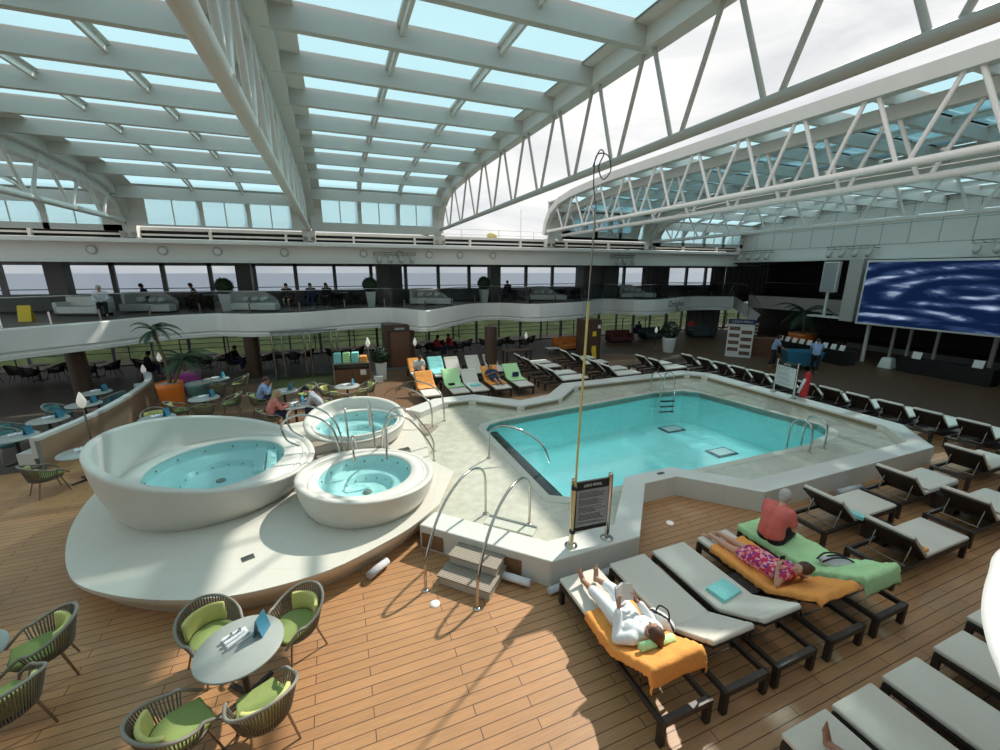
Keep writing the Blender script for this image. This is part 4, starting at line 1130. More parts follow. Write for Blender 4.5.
drape('beach_towel', 'turquoise towel covering a rearmost lounger', 'towel', 4.3, 20.27, R(-90), 'teal', 1.9, .2, HIGH, .33, .06, .03, 9)
drape('beach_towel', 'orange towel behind the person sitting upright in white', 'towel', 3.35, 20.27, R(-90), 'orange', 1.0, .2, HIGH, .33, .06, .03, 10)
drape('beach_towel', 'pale towel on the second lounger along the right rim', 'towel', 10.5, 4.48, 0, 'mattress_bright', 2.25, 1.05, HIGH, .31, .04, 0, 11)
drape('beach_towel', 'pale towel on the middle row lounger at the right', 'towel', 10.55, 3.42, 0, 'mattress_bright', 2.25, 1.1, HIGH, .31, .04, 0, 12)
def folded(x, y, z, w, d, h, m, lab, rz=0, layers=3, tilt=0):
    t = thing('folded_towel', lab, 'towel', (x, y, z), rz)
    if tilt: t.rotation_euler = (tilt, 0, rz)
    for k in range(layers):
        o = MB().box(-w / 2 + .004 * k, -d / 2, h * k / layers, w / 2 - .003 * k, d / 2 - .004 * k, h * (k + .96) / layers).build('fold', m, t); bevel(o, h / layers * .4, 3)
folded(4.97, 3.62, .417, .42, .30, .05, 'teal', 'turquoise towel folded flat on the third front lounger', R(8))
folded(5.14, 15.9, .417, .42, .25, .06, 'teal', 'turquoise towel folded on the rear grey lounger', 0)
folded(9.0, 4.15, .417, .16, .34, .07, 'teal', 'turquoise folded towel on the lounger right of the seated person', R(5))
folded(8.92, 3.1, .417, .12, .16, .05, 'orange', 'small orange folded cloth on the lounger nearest the empty deck', 0)
folded(14.35, 4.3, .417, .12, .16, .05, 'orange', 'small orange folded cloth on the lounger below the rim corner', 0)
folded(8.95, 15.62, .417, .14, .4, .07, 'teal', 'turquoise folded towel on the lounger by the far rim corner', 0)
def rolled(x, y, z, L_, r, rz, m, lab, name='rolled_towel'):
    t = thing(name, lab, 'towel', (x, y, z), rz)
    mb = MB(); n_ = 40; rows = []
    for s in (-L_ / 2, L_ / 2):
        rows.append([(s, (r * (.25 + .75 * k / n_)) * math.cos(k / n_ * 5 * PI), r + (r * (.25 + .75 * k / n_)) * math.sin(k / n_ * 5 * PI)) for k in range(n_ + 1)])
    mb.grid(rows, True); o = mb.build('roll', m, t); s_ = o.modifiers.new('thick', 'SOLIDIFY'); s_.thickness = r * .22
    MB().tube([(-L_ / 2 + .01, 0, r), (L_ / 2 - .01, 0, r)], r * .5, 10).build('core', m, t)
rolled(3.2, 3.06, .665, .46, .06, R(-4), 'mint', 'mint towel rolled up as a pillow under the reading person')
rolled(0.28, 6.42, 0, .42, .085, R(40), 'greytowel', 'grey rolled towel lying at the foot of the spa platform')
rolled(2.35, 5.35, 0, .55, .08, R(-45), 'whitecloth', 'white rolled towel on the deck right of the wooden steps')
rolled(3.08, 4.93, 0, .65, .07, R(5), 'greytowel', 'grey rolled towel behind the foot of the reading person')
rolled(3.95, 4.93, 0, .8, .075, R(4), 'greytowel', 'long grey rolled towel against the rim by the second front lounger')
rolled(9.7, 5.16, 0, .5, .08, R(3), 'greytowel', 'grey rolled towel against the rim behind the first right hand lounger')
rolled(10.75, 5.16, 0, .8, .08, R(-2), 'greytowel', 'long grey rolled towel against the rim farther right')

# ================================================================== DINING CHAIRS AND TABLES
def make_chair(cm='lime', cm2='limepale', rope='rope', railm='raili', simple=False):
    """tub chair, local +x is the front"""
    t = thing('dining_chair', 'x', 'chair')
    U = []
    nU = 22
    for k in range(nU + 1):
        a = R(62) + (R(360 - 62) - R(62)) * k / nU     # open to +x
        x = .30 * math.cos(a); y = .30 * math.sin(a)
        f = (1 - math.cos(a)) / 2                       # 1 at the back
        U.append((x * (1.12 if x < 0 else 1.3) - .02, y * 1.14, .61 + .20 * max(0, (f - .35) / .65) ** 1.2))
    lo = [(p[0] * .74 + .0, p[1] * .76, .40) for p in U]
    U2 = [(.34, U[0][1] * .86, .45)] + U + [(.34, U[-1][1] * .86, .45)]
    MB().tube(smoothline(U2, 3), .019, 8).build('top_rail', railm, t)
    mb = MB(); Us = smoothline(U, 2); Ls = smoothline(lo, 2)
    for k, (a, b) in enumerate(zip(Us, Ls)):
        mb.tube([a, a.lerp(b, .5) * 1.0, b], .0085 if not simple else .011, 5)
    mb.build('rope_back', rope, t)
    mb = MB(); mb.grid([[p * .985 for p in Us], [p * .985 + Vector((0, 0, 0)) for p in Ls]], True); 
    seat = MB().lathe([(.0, .37), (.25, .37), (.27, .385), (.27, .41), (.25, .42), (0, .42)], (.03, 0, 0), 24, sx=1.05, caps=False).build('seat_frame', rope, t)
    if cm:
        bevel(MB().prism(arcpts((.03, 0), .255, R(60), R(300), 14) + [(.29, -.19), (.29, .19)], .42, .475).build('seat_cushion', cm, t), .018, 2)
        rows = []
        for z, o_ in ((.47, 0), (.56, .0), (.66, -.01), (.72, -.02)):
            rows.append([(.275 * math.cos(a) * .98 + .02 + o_, .27 * math.sin(a), z) for a in [R(120) + R(120) * k / 10 for k in range(11)]])
        c = MB().grid(rows, True).build('back_cushion', cm2, t); s_ = c.modifiers.new('thick', 'SOLIDIFY'); s_.thickness = .05; s_.offset = 0; bevel(c, .015, 2)
    for sx in (-1, 1):
        for sy in (-1, 1):
            MB().tube([(.03 + sx * .17, sy * .17, .39), (.03 + sx * .27, sy * .24, 0)], [.016, .012], 8).build('leg', 'darkchrome' if not simple else 'black', t)
    return t
def make_table(top='tabletop', r=.49, base='darktable'):
    t = thing('round_table', 'x', 'table')
    o = MB().lathe([(0, .715), (r - .015, .715), (r, .722), (r, .738), (r - .008, .745), (0, .745)], (0, 0, 0), 48, caps=False).build('table_top', top, t)
    MB().lathe([(.04, .02), (.04, .715)], (0, 0, 0), 14).build('pedestal', base, t)
    for k in range(4):
        a = PI / 4 + PI / 2 * k; MB().bar((0, 0, .03), (.32 * math.cos(a), .32 * math.sin(a), .015), .05, .03).build('foot', base, t)
    return t
def make_setting():
    t = thing('condiment_tray', 'x', 'tray')
    MB().box(-.13, -.10, 0, .13, .10, .015).build('tray', 'whitecloth', t)
    for k in range(3): MB().tube([(-.13, -.09 + .075 * k, .035), (.12 - .03 * k, -.05 + .05 * k, .04)], .024, 8).build('napkin_roll', 'whitecloth', t)
    for k in range(2): MB().lathe([(.018, 0), (.018, .06), (.012, .08)], (.05 - .09 * k, .03, .015), 10).build('shaker', 'chrome', t)
    return t
def make_menu():
    t = thing('menu_stand', 'x', 'menu')
    MB().bar((-.02, 0, 0), (.035, 0, .24), .19, .006).build('front_card', 'menublue', t)
    MB().bar((.09, 0, 0), (.037, 0, .24), .19, .006).build('rear_card', 'menublue', t)
    return t
PT = {}
def put(kind, maker, x, y, z, rz, lab, group=None):
    if kind not in PT: PT[kind] = [maker(), [False]]
    return place(PT[kind][0], PT[kind][1], (x, y, z), rz, lab, group)
green = lambda: make_chair()
tealc = lambda: make_chair('tealfab', 'tealfab', 'tealfab', 'raili')
darkc = lambda: make_chair(None, None, 'blackfab', 'blackfab', True)
def face(x, y, tx, ty): return math.atan2(ty - y, tx - x)
def dining(cx, cy, chairs, where, kind='green', ttop='tabletop', tk='table', menu=True, r=.465, stuff=True):
    mk = {'green': green, 'teal': tealc, 'dark': darkc}[kind]
    put(tk, (lambda: make_table(ttop, r)), cx, cy, 0, 0, 'round %s table %s' % ({'tabletop': 'grey stone topped', 'whitetop': 'white topped'}[ttop], where))
    for ch in chairs:
        x, y, lab = ch[0], ch[1], ch[2]
        rz = ch[3] if len(ch) > 3 else face(x, y, cx, cy)
        put(kind, mk, x, y, 0, rz, lab)
    if stuff: put('tray', make_setting, cx - .05, cy + .12, .747, R(30), 'white condiment tray on the table ' + where)
    if menu: put('menu', make_menu, cx + .18, cy + .14, .747, R(-20), 'blue menu stand, table ' + where)
# foreground table with four green chairs
tx, ty = -1.40, 4.80
dining(tx, ty, [(-1.86, 5.44, 'green cushioned rope chair behind the front table, on the left'), (-.86, 5.26, 'green cushioned rope chair behind the front table, on the right'),
                (-1.10, 4.16, 'green cushioned rope chair in front of the front table, on the right'), (-1.90, 4.22, 'green cushioned rope chair in front of the front table, on the left', R(35))], 'in the foreground')
dining(-4.42, 5.75, [(-3.78, 6.02, 'green cushioned rope chair at the left edge, the farther one'), (-3.72, 5.22, 'green cushioned rope chair at the left edge, the nearer one', R(140))], 'cut by the left picture edge', stuff=False, menu=False)
o = put('green', green, -5.65, 7.75, 0, R(100), 'rope chair at the far left edge of which only a leg shows')
# tables beside and behind the tubs
T1 = at(82, 452, .74)
dining(T1[0], T1[1], [(T1[0] - .52, T1[1] - .50, 'green cushioned rope chair left of the large tub, in front of its table'), (T1[0] + .15, T1[1] + .72, 'green cushioned rope chair behind the table left of the large tub')], 'left of the large tub beside the partition')
T2 = at(157, 418, .74)
dining(T2[0], T2[1], [(T2[0] - .3, T2[1] + .7, 'green rope chair at the table just behind the large tub')], 'just behind the large tub')
T3 = at(204, 398, .74)
dining(T3[0], T3[1], [(T3[0] + .15, T3[1] - .75, 'rope chair in front of the table by the orange planter'), (T3[0] + .78, T3[1] + .1, 'green rope chair right of the table by the orange planter'), (T3[0] - .72, T3[1] - .25, 'green rope chair left of the table by the orange planter')], 'right of the orange planter')
T4 = at(216, 379, .74)
dining(T4[0], T4[1], [(T4[0] + .2, T4[1] - .8, 'rope chair in front of the table right of the magenta planter'), (T4[0] + .8, T4[1] + .1, 'rope chair right of the table by the magenta planter')], 'right of the magenta planter')
T5 = at(284, 391, .74)
dining(T5[0], T5[1], [(T5[0] - .82, T5[1] - .1, 'rope chair under the person in the light blue shirt'), (T5[0] + .72, T5[1] + .45, 'green rope chair right of the person in light blue')], 'in front of the person in light blue')
T6 = at(295, 405, .74)
dining(T6[0], T6[1], [(T6[0] - .75, T6[1] - .22, 'rope chair under the person in coral'), (T6[0] + .78, T6[1] + .05, 'rope chair under the person in the plaid shirt')], 'between the person in coral and the person in plaid', menu=True)
T7 = at(347, 386, .74)
dining(T7[0], T7[1], [(T7[0] - .7, T7[1] + .3, 'green rope chair left of the table in front of the towel cart'), (T7[0] - .35, T7[1] - .7, 'rope chair in front of the table by the towel cart'), (T7[0] + .4, T7[1] - .62, 'pale green rope chair right in front of the towel cart table'), (T7[0] + .75, T7[1] + .25, 'green rope chair right of the table in front of the towel cart')], 'in front of the towel cart')
# teal set beyond the partition
for (px, py), chs, wh in (((15, 437), ((-.5, .5), (-.55, -.55)), 'nearest beyond the tan partition'), ((70, 417.5), ((-.75, -.1),), 'second beyond the tan partition'), ((103, 402.5), ((-.72, .1),), 'third beyond the tan partition'), ((113, 391), ((.6, -.3),), 'fourth beyond the tan partition')):
    c_ = at(px, py, .74); c_ = (c_[0] - .5, c_[1]) if px > 20 else c_
    k = 0
    cl = []
    for (ax, ay) in chs:
        k += 1; cl.append((c_[0] + ax, c_[1] + ay, 'teal chair %s the grey table %s' % ('behind' if ay > .3 else ('before' if ay < -.4 else 'beside'), wh)))
    dining(c_[0], c_[1], cl, wh, 'teal')
# dark restaurant sets along the windows
dk = [(-15.6, 25.6), (-13.4, 25.8), (-11.2, 25.6), (-8.6, 25.6), (-6.6, 26.0), (-4.4, 25.2), (-2.4, 25.6), (0.3, 25.4), (5.2, 25.9), (7.0, 25.6), (9.6, 25.6), (11.4, 25.4)]
dn = ['at the far left window', 'second from the left by the windows', 'left of the first brown column', 'right of the first brown column', 'behind the palm', 'left of the second brown column', 'behind the glass doors', 'behind the towel cart', 'behind the rearmost loungers at left', 'behind the rearmost loungers at right', 'right of the third brown column', 'left of the orange sofa']
for (x, y), n_ in zip(dk, dn):
    dining(x, y, [(x - .72, y - .1, 'black dining chair left of the white table ' + n_), (x + .7, y - .12, 'black dining chair right of the white table ' + n_), (x + .02, y - .74, 'black dining chair in front of the white table ' + n_)], n_, 'dark', 'whitetop', 'wtable', menu=False, r=.45, stuff=False)

# ================================================================== CURVED PARTITION AND BENCH
PP = [(-7.42, 13.6), (-7.05, 15.3), (-6.92, 16.8), (-6.92, 18.4), (-7.05, 19.8), (-7.4, 21.0), (-7.7, 21.6)]
PPs = [(v.x, v.y) for v in smoothline([(*p, 0) for p in PP], 6)]
t = st(empty('wall_partition', (0, 0, 0)), 'tan curved partition with a white padded top')
def offs(poly, d):
    out = []
    for i, p in enumerate(poly):
        a = Vector(poly[max(i - 1, 0)]); b = Vector(poly[min(i + 1, len(poly) - 1)]); dd = (b - a).normalized(); out.append((p[0] + dd.y * d, p[1] - dd.x * d))
    return out
rp = PPs[::-1]
MB().prism(PPs + offs(PPs, -.1)[::-1], 0, .78).build('panel', 'panelwood', t)
MB().prism(offs(PPs, -.02) + offs(PPs, -.22)[::-1], .3, .86).build('back_pad', 'bench', t)
MB().prism(offs(PPs, -.22) + offs(PPs, -.6)[::-1], 0.05, .44).build('bench_seat', 'bench', t)
MB().bar((PP[0][0], PP[0][1] - .02, .39), (PP[0][0] - .09, PP[0][1] + .01, .39), .03, .78).build('end_cap', 'mullion', t)

# ================================================================== LAMPS
def lamp(x, y, H, lab, lean=(0, 0)):
    def mk():
        t = thing('torch_lamp', 'x', 'lamp')
        MB().tube([(0, 0, 0), (0, 0, 1)], .022, 8).build('pole', 'darkchrome', t)
        MB().lathe([(.12, 0), (.12, .02), (.03, .03)], (0, 0, 0), 16).build('base', 'darkchrome', t)
        return t
    t = thing('torch_lamp', lab, 'lamp', (x, y, 0))
    MB().lathe([(.13, 0), (.13, .02), (.03, .035)], (0, 0, 0), 16).build('base', 'darkchrome', t)
    MB().tube([(0, 0, 0), (0, 0, H)], .022, 8).build('pole', 'darkchrome', t)
    MB().lathe([(.02, 0), (.07, .06), (.10, .15), (.095, .22), (.06, .32), (.02, .42), (0, .44)], (0, 0, H), 18, caps=False).build('lamp_shade', 'lampglow', t)
for px, py, Y, lab in ((83, 408, 13.6, 'white teardrop torch lamp in front of the tan partition'), (146, 382, 22.5, 'white teardrop torch lamp at the curl of the partition'), (160, 362, 22.5, 'white teardrop torch lamp behind the palm'), (368, 347, 19.2, 'white teardrop torch lamp right of the towel cart'), (415, 346, 21.0, 'white teardrop torch lamp right of the brown door'),
                       (489, 341, 21.5, 'white teardrop torch lamp left of the third brown column'), (526, 339, 23.0, 'white teardrop torch lamp left of the orange sofa'), (656, 333, 22.0, 'white teardrop torch lamp left of the white planter')):
    d = _ray(px, py); X = d.x * Y / d.y; z = CH + d.z * Y / d.y
    lamp(X, Y, max(z, .6), lab)

# ================================================================== PLANTS
def fronds(mb, c, n_, L_, up, rnd, w=.05, drop=1.0):
    for k in range(n_):
        a = 2 * PI * k / n_ + rnd.uniform(-.25, .25); el = rnd.uniform(.2, 1.2) * up; Lk = L_ * rnd.uniform(.75, 1.1)
        P = []; p = Vector(c); d = Vector((math.cos(a) * math.cos(el), math.sin(a) * math.cos(el), math.sin(el)))
        N = 12
        for i in range(N + 1):
            P.append(p.copy()); d = (d + Vector((0, 0, -.13 * drop))).normalized(); p = p + d * Lk / N
        mb.tube(P, [.012 * (1 - i / N) + .003 for i in range(N + 1)], 4)
        for i in range(2, N + 1):
            tdir = (P[i] - P[i - 1]).normalized(); sd_ = tdir.cross(Vector((0, 0, 1))).normalized()
            ll = Lk * .28 * math.sin(PI * min(1, (i - .5) / N) * .9 + .25)
            for s in (-1, 1):
                for q in (0, .5):
                    b = P[i - 1].lerp(P[i], q); e = b + (sd_ * s * .85 + tdir * .6 + Vector((0, 0, -.25))).normalized() * ll
                    mb.add([b - tdir * w * .4, b + tdir * w * .4, e], [(0, 1, 2)])
def planter(t, m, r=.42, h=.7, taper=.72, square=False, tw=None):
    if square:
        a, b = r * taper, r
        mb = MB(); mb.add([(-a, -a, 0), (a, -a, 0), (a, a, 0), (-a, a, 0), (-b, -b, h), (b, -b, h), (b, b, h), (-b, b, h), (-b * .86, -b * .86, h), (b * .86, -b * .86, h), (b * .86, b * .86, h), (-b * .86, b * .86, h), (-b * .86, -b * .86, h - .08), (b * .86, -b * .86, h - .08), (b * .86, b * .86, h - .08), (-b * .86, b * .86, h - .08)],
            [(3, 2, 1, 0), (0, 1, 5, 4), (1, 2, 6, 5), (2, 3, 7, 6), (3, 0, 4, 7), (4, 5, 9, 8), (5, 6, 10, 9), (6, 7, 11, 10), (7, 4, 8, 11), (8, 9, 13, 12), (9, 10, 14, 13), (10, 11, 15, 14), (11, 8, 12, 15)])
        bevel(mb.build('planter', m, t), .012); MB().box(-b * .85, -b * .85, h - .1, b * .85, b * .85, h - .07).build('soil', 'soil', t)
    else:
        MB().lathe([(r * taper, 0), (r * (taper + .12), h * .35), (r * .98, h * .8), (r, h), (r * .92, h), (r * .9, h - .06)], (0, 0, 0), 28, caps=False).build('planter', m, t)
        MB().lathe([(r * .91, h - .05), (0, h - .03)], (0, 0, 0), 20, caps=False).build('soil', 'soil', t)
rnd = random.Random(5)
x, y = at(174, 407); 
t = thing('potted_palm', 'tall palm in a round orange planter at the end of the partition', 'potted palm', (x, y, 0))
planter(t, 'planter_o', .43, .98, .78)
trk = [(0, 0, .9), (.05, .02, 1.4), (-.08, .1, 2.1), (-.2, .15, 2.9)]
MB().tube(smoothline(trk, 5), [.07 - .0018 * k for k in range(16)], 8).build('trunk', 'trunk', t)
MB().tube(smoothline([(.12, -.05, .9), (.3, .0, 1.2), (.5, .1, 1.75)], 5), .045, 8).build('trunk', 'trunk', t)
mb = MB(); fronds(mb, (-.2, .15, 2.9), 13, 1.0, 1.0, rnd, .06, 1.4); mb.build('fronds', 'leaf', t)
mb = MB(); fronds(mb, (.5, .1, 1.75), 12, 1.15, .9, rnd, .06, 1.2); mb.build('fronds', 'leaf', t)
x, y = at(188, 391)
t = thing('potted_palm', 'palm in a round magenta planter behind the orange one', 'potted palm', (x, y + .1, 0))
planter(t, 'planter_p', .55, .9, .8); MB().tube([(0, 0, .8), (.03, 0, 1.5)], .06, 8).build('trunk', 'trunk', t)
mb = MB(); fronds(mb, (.03, 0, 1.45), 14, 1.25, .9, rnd, .06, 1.1); mb.build('fronds', 'leaf', t)
x, y = at(199, 396)
t = thing('low_planter', 'low teal planter between the magenta planter and a dining table', 'planter', (x, y + .3, 0)); planter(t, 'planter_t', .5, .5, .8)
def bush(mb, c, r, n_, rnd, s=.05, sz=1.0):
    for k in range(n_):
        v = Vector((rnd.gauss(0, 1), rnd.gauss(0, 1), rnd.gauss(0, 1))).normalized() * r * rnd.uniform(.75, 1.03); v.z *= sz
        u = Vector((rnd.gauss(0, 1), rnd.gauss(0, 1), rnd.gauss(0, 1))).normalized() * s; w_ = v.cross(u).normalized() * s * .6
        p = Vector(c) + v; mb.add([p - u, p + w_, p + u, p - w_], [(0, 1, 2, 3)])
t = thing('potted_shrub', 'dark green shrub in a tall white planter right of the towel cart', 'potted plant', (1.75, 20.1, 0))
planter(t, 'planter_w', .26, .85, .8, True); mb = MB(); bush(mb, (0, 0, 1.15), .42, 700, rnd, .07); mb.build('foliage', 'leafdark', t)
o = bevel(MB().box(-.2, -.15, 0, .2, .15, .3).build('white_bin', 'planter_w', None, (1.55, 19.55, 0)), .02); tag(o, 'small white box in front of the tall white planter', 'box')
x, y = at(668, 352)
t = thing('potted_shrub', 'dark shrub in a round white planter on the far lounge floor', 'potted plant', (x, y, 0))
planter(t, 'planter_w', .42, .95, .72); mb = MB(); bush(mb, (0, 0, 1.4), .55, 700, rnd, .08, 1.1); mb.build('foliage', 'leafdark', t)
t = thing('potted_palm', 'dark palm in a round orange planter by the stage', 'potted palm', (29.4, 18.6, 0))
planter(t, 'planter_o', .8, 1.0, .8); MB().tube([(0, 0, .95), (.1, 0, 1.6), (0, .1, 2.3)], .09, 8).build('trunk', 'trunk', t)
mb = MB(); fronds(mb, (0, .1, 2.3), 16, 2.2, .9, rnd, .1, 1.3); mb.build('fronds', 'leafdark', t)
for px, Y, lab in ((226, 24.6, 'round topiary in a white planter, leftmost on the upper deck'), (371, 24.5, 'round topiary in a white planter left of the upper wall panel'), (484, 25.4, 'round topiary in a white planter left of the fourth upper column')):
    t = thing('topiary', lab, 'potted plant', (onY(px, Y), Y, ZT)); planter(t, 'planter_w', .26, .85, .68, True)
    mb = MB(); mb.ball((0, 0, 1.22), .40, 14, 10); bush(mb, (0, 0, 1.22), .43, 900, rnd, .04); mb.build('foliage', 'leafdark', t)

# ================================================================== GLASS DOORS, TOWEL CART, SOFAS
t = thing('revolving_door', 'glass entrance with steel posts on the lower deck', 'glass door', (-1.55, 21.6, 0))
rug = MB().lathe([(1.55, 0), (1.55, .012), (0, .012)], (0, 0, 0), 32, caps=False).build('entrance_rug', 'rug', None, (-1.55, 20.9, .008)); tag(rug, 'round olive rug in front of the glass entrance', 'rug')
for px in (-1.35, -.95, .0, .25, 1.2, 1.45): MB().tube([(px, 0, 0), (px, 0, 2.3)], .045, 10).build('post', 'chrome', t)
for a, b in ((-1.35, 0), (0.25, 1.2)):
    MB().add([(a, .02, .05), (b, .02, .05), (b, .02, 2.25), (a, .02, 2.25)], [(0, 1, 2, 3)]).build('glass_leaf', 'glass', t)
for a in (-1.35, 1.45):
    MB().add([(a, .02, .05), (a, 1.6, .05), (a, 1.6, 2.25), (a, .02, 2.25)], [(0, 1, 2, 3)]).build('side_glass', 'glass', t)
for a in (-1.15, 1.3): MB().tube([(a, -.02, .95), (a - .15, -.2, 1.0), (a + .0, -.3, 1.05)], .02, 8).build('door_handle', 'chrome', t)
MB().box(-1.4, -.05, 2.25, 1.5, .1, 2.33).build('header', 'mullion', t)
t = thing('towel_cart', 'brown towel cart with a white notice, holding stacked towels', 'cart', (.45, 19.7, 0), R(-4))
mb = MB(); mb.box(-.75, -.25, 0, .75, .25, .72); bevel(mb.build('cabinet', 'door', t), .01)
mb = MB(); mb.box(-.8, -.27, .98, .8, .27, 1.02); mb.box(-.78, .2, .72, .78, .25, .98); mb.build('shelf', 'raili', t)
for s in (-.77, .77):
    MB().box(s - .02, -.26, 0, s + .02, .26, 1.02).build('side_post', 'raili', t)
MB().box(-.01, -.256, .05, .01, -.25, .7).build('door_gap', 'black', t); MB().box(.35, -.262, .45, .6, -.252, .7).build('notice', 'paper', t)
g_ = 'towels on the cart'
for k, (x, m_, n_) in enumerate(((-.58, 'teal', 5), (-.2, 'mint', 5), (.17, 'teal', 5), (.52, 'orange', 3))):
    folded(.45 + x, 19.72 - x * .07, 1.022, .34, .38, .09 * n_, m_, '%s towel stack on the cart, %s' % ({'teal': 'turquoise', 'mint': 'green', 'orange': 'orange'}[m_], ['leftmost', 'second from the left', 'third from the left', 'rightmost'][k]), R(-4), n_)
def sofa(x, y, z, rz, m, lab, W=2.0, D=.85, curved=False):
    t = thing('sofa', lab, 'sofa', (x, y, z), rz)
    if not curved:
        bevel(MB().box(-W / 2, -D / 2, .12, W / 2, D / 2, .42).build('seat', m, t), .05, 3); bevel(MB().box(-W / 2, D / 2 - .2, .4, W / 2, D / 2, .85).build('backrest', m, t), .06, 3)
        for s in (-1, 1): bevel(MB().box(s * (W / 2 - .1) - .1, -D / 2, .12, s * (W / 2 - .1) + .1, D / 2, .62).build('armrest', m, t), .05, 3)
        MB().box(-W / 2 + .1, -D / 2 + .1, 0, W / 2 - .1, D / 2 - .1, .12).build('plinth', 'black', t)
    else:
        ar = lambda r_, n_=18: [(r_ * math.cos(R(35) + R(160) * k / n_), r_ * .75 * math.sin(R(35) + R(160) * k / n_)) for k in range(n_ + 1)]
        bevel(MB().prism(ar(1.2) + [(-1.15, -.5), (1.3, -.55)], .06, .40).build('seat', m, t), .04, 2)
        rows = []
        for r_, z0_, z1_ in ((1.2, .4, .9), (1.12, .4, .88)):
            pass
        a_ = ar(1.22); b_ = ar(1.06); nn = len(a_)
        vs = [(p[0], p[1], .38) for p in a_] + [(p[0], p[1], .42 + .52 * min(1, (i_ / 6))) for i_, p in enumerate(a_)] + [(p[0], p[1], .42 + .52 * min(1, (i_ / 6))) for i_, p in enumerate(b_)] + [(p[0], p[1], .38) for p in b_]
        fs = []
        for i_ in range(nn - 1):
            for j_ in range(3): fs.append((j_ * nn + i_, j_ * nn + i_ + 1, (j_ + 1) * nn + i_ + 1, (j_ + 1) * nn + i_))
        MB().add(vs, fs + [(0, nn, 2 * nn, 3 * nn), (nn - 1, 4 * nn - 1, 3 * nn - 1, 2 * nn - 1)], False).build('backrest', m, t)
        bevel(MB().box(.5, -.75, .06, 1.4, -.2, .36).build('footstool_end', m, t), .04)
        for k in range(3): MB().cap((-.7 + .5 * k, .35 - abs(k - 1) * .1, .55), .14, (-.55 + .5 * k, .38 - abs(k - 1) * .1, .6), .14, 10).build('cushion', 'whitecloth', t)
x, y = at(560, 352); sofa(14.0, 23.6, 0, R(10), 'sofaorange', 'orange sofa on the lower deck left of the brown pillar', 1.9)
t = thing('coffee_table', 'small pale table in front of the orange sofa', 'table', (12.4, 22.6, 0)); bevel(MB().box(-.4, -.3, .36, .4, .3, .42).build('top', 'whitetop', t), .01)
for a in (-.35, .35):
    for b in (-.25, .25): MB().tube([(a, b, 0), (a, b, .36)], .02, 6).build('leg', 'darkchrome', t)
t = thing('bar_table', 'long dark table behind the rear loungers', 'table', (9.3, 21.1, 0)); bevel(MB().box(-.8, -.35, .7, .8, .35, .76).build('top', 'column', t), .01)
for a in (-.72, .72):
    for b in (-.3, .3): MB().box(a - .04, b - .04, 0, a + .04, b + .04, .7).build('leg', 'column', t)
for px, yy, lab in ((83, 24.2, 'white wicker sofa under the seated person on the upper deck'), (150, 25.6, 'curved white sofa right of the seated person on the upper deck'), (254, 24.6, 'white upper deck sofa beside the three seated guests'), (430, 25.4, 'curved white sofa left of the third topiary'), (545, 26.2, 'curved white sofa left of the yellow pole'), (634, 26.3, 'curved white sofa in front of the grey curtain')):
    sofa(onY(px, yy), yy, ZT, R(-20), 'sofawhite', lab, 2, .85, px not in (83, 262))
# dark upper tables
for px, yy, lab in ((210, 26.3, 'dark table by the upper windows left of the first topiary'), (345, 26.4, 'dark table by the upper windows right of the three guests'), (515, 27.2, 'dark table by the upper window right of the third topiary'), (558, 26.9, 'dark table by the upper window behind the yellow pole'), (700, 27.2, 'dark table in front of the last upper windows')):
    t = thing('upper_table', lab, 'table', (onY(px, yy), yy, ZT)); MB().lathe([(.45, .7), (.45, .74)], (0, 0, 0), 20).build('top', 'darktable', t); MB().tube([(0, 0, 0), (0, 0, .7)], .05, 8).build('pedestal', 'darktable', t)
k = 0
for px, yy, lab in ((203, 25.4, 'black chair left of the first topiary on the upper deck'), (219, 27.2, 'black chair close left of the first topiary'), (356, 25.5, 'black chair left of the second topiary'), (338, 27.2, 'black chair right of the three guests'), (499, 26.2, 'black chair left of the guest by the third topiary'), (526, 26.2, 'black chair left of the curved sofa'), (563, 27.3, 'black chair right of the curved sofa'), (575, 26.3, 'black chair left of the yellow pole on the upper deck'), (688, 27.0, 'black chair by the last upper windows, left'), (712, 27.0, 'black chair by the last upper windows, right')):
    put('dark', darkc, onY(px, yy), yy, ZT, R(200 if k % 2 else -30), lab); k += 1
t = thing('wet_floor_sign', 'yellow folding floor sign on the far left of the upper deck', 'sign', (onY(22, 22.3), 22.3, ZT))
MB().bar((-.0, -.15, 0), (0, 0, .62), .4, .03).build('panel', 'yellow', t); MB().bar((0, .18, 0), (0, .02, .62), .36, .03).build('rear_panel', 'yellow', t)

# glass balustrade of the far balcony
t = thing('glass_balustrade', 'long clear glass balustrade along the far upper balcony', 'balustrade', (0, 0, 0))
Bi = [(p[0], p[1] + .12) for p in BAL]
for i_ in range(0, len(Bi) - 3, 3):
    a = [(p[0], p[1], ZT + .04) for p in Bi[i_:i_ + 4]]; b = [(p[0], p[1], ZT + 1.02) for p in Bi[i_:i_ + 4]]
    MB().grid([a, b], False).build('glass_panel', 'glass', t)
MB().tube([(p[0], p[1], ZT + 1.05) for p in Bi], .02, 6).build('handrail', 'chrome', t)
for i_ in range(3, len(Bi), 3): MB().box(-.03, -.02, 0, .03, .02, .5).build('clamp_post', 'chrome', t, (Bi[i_][0], Bi[i_][1], ZT))
# transverse balustrade
t = thing('glass_balustrade', 'glass balustrade of the upper balcony at the stage end', 'balustrade', (TX + .1, 0, ZT))
for k in range(12): MB().add([(0, -4 + 2 * k, .05), (0, -2.05 + 2 * k, .05), (0, -2.05 + 2 * k, 1.05), (0, -4 + 2 * k, 1.05)], [(0, 1, 2, 3)]).build('glass_panel', 'glass', t)
MB().tube([(0, -4, 1.08), (0, 25, 1.08)], .025, 6).build('handrail', 'chrome', t)
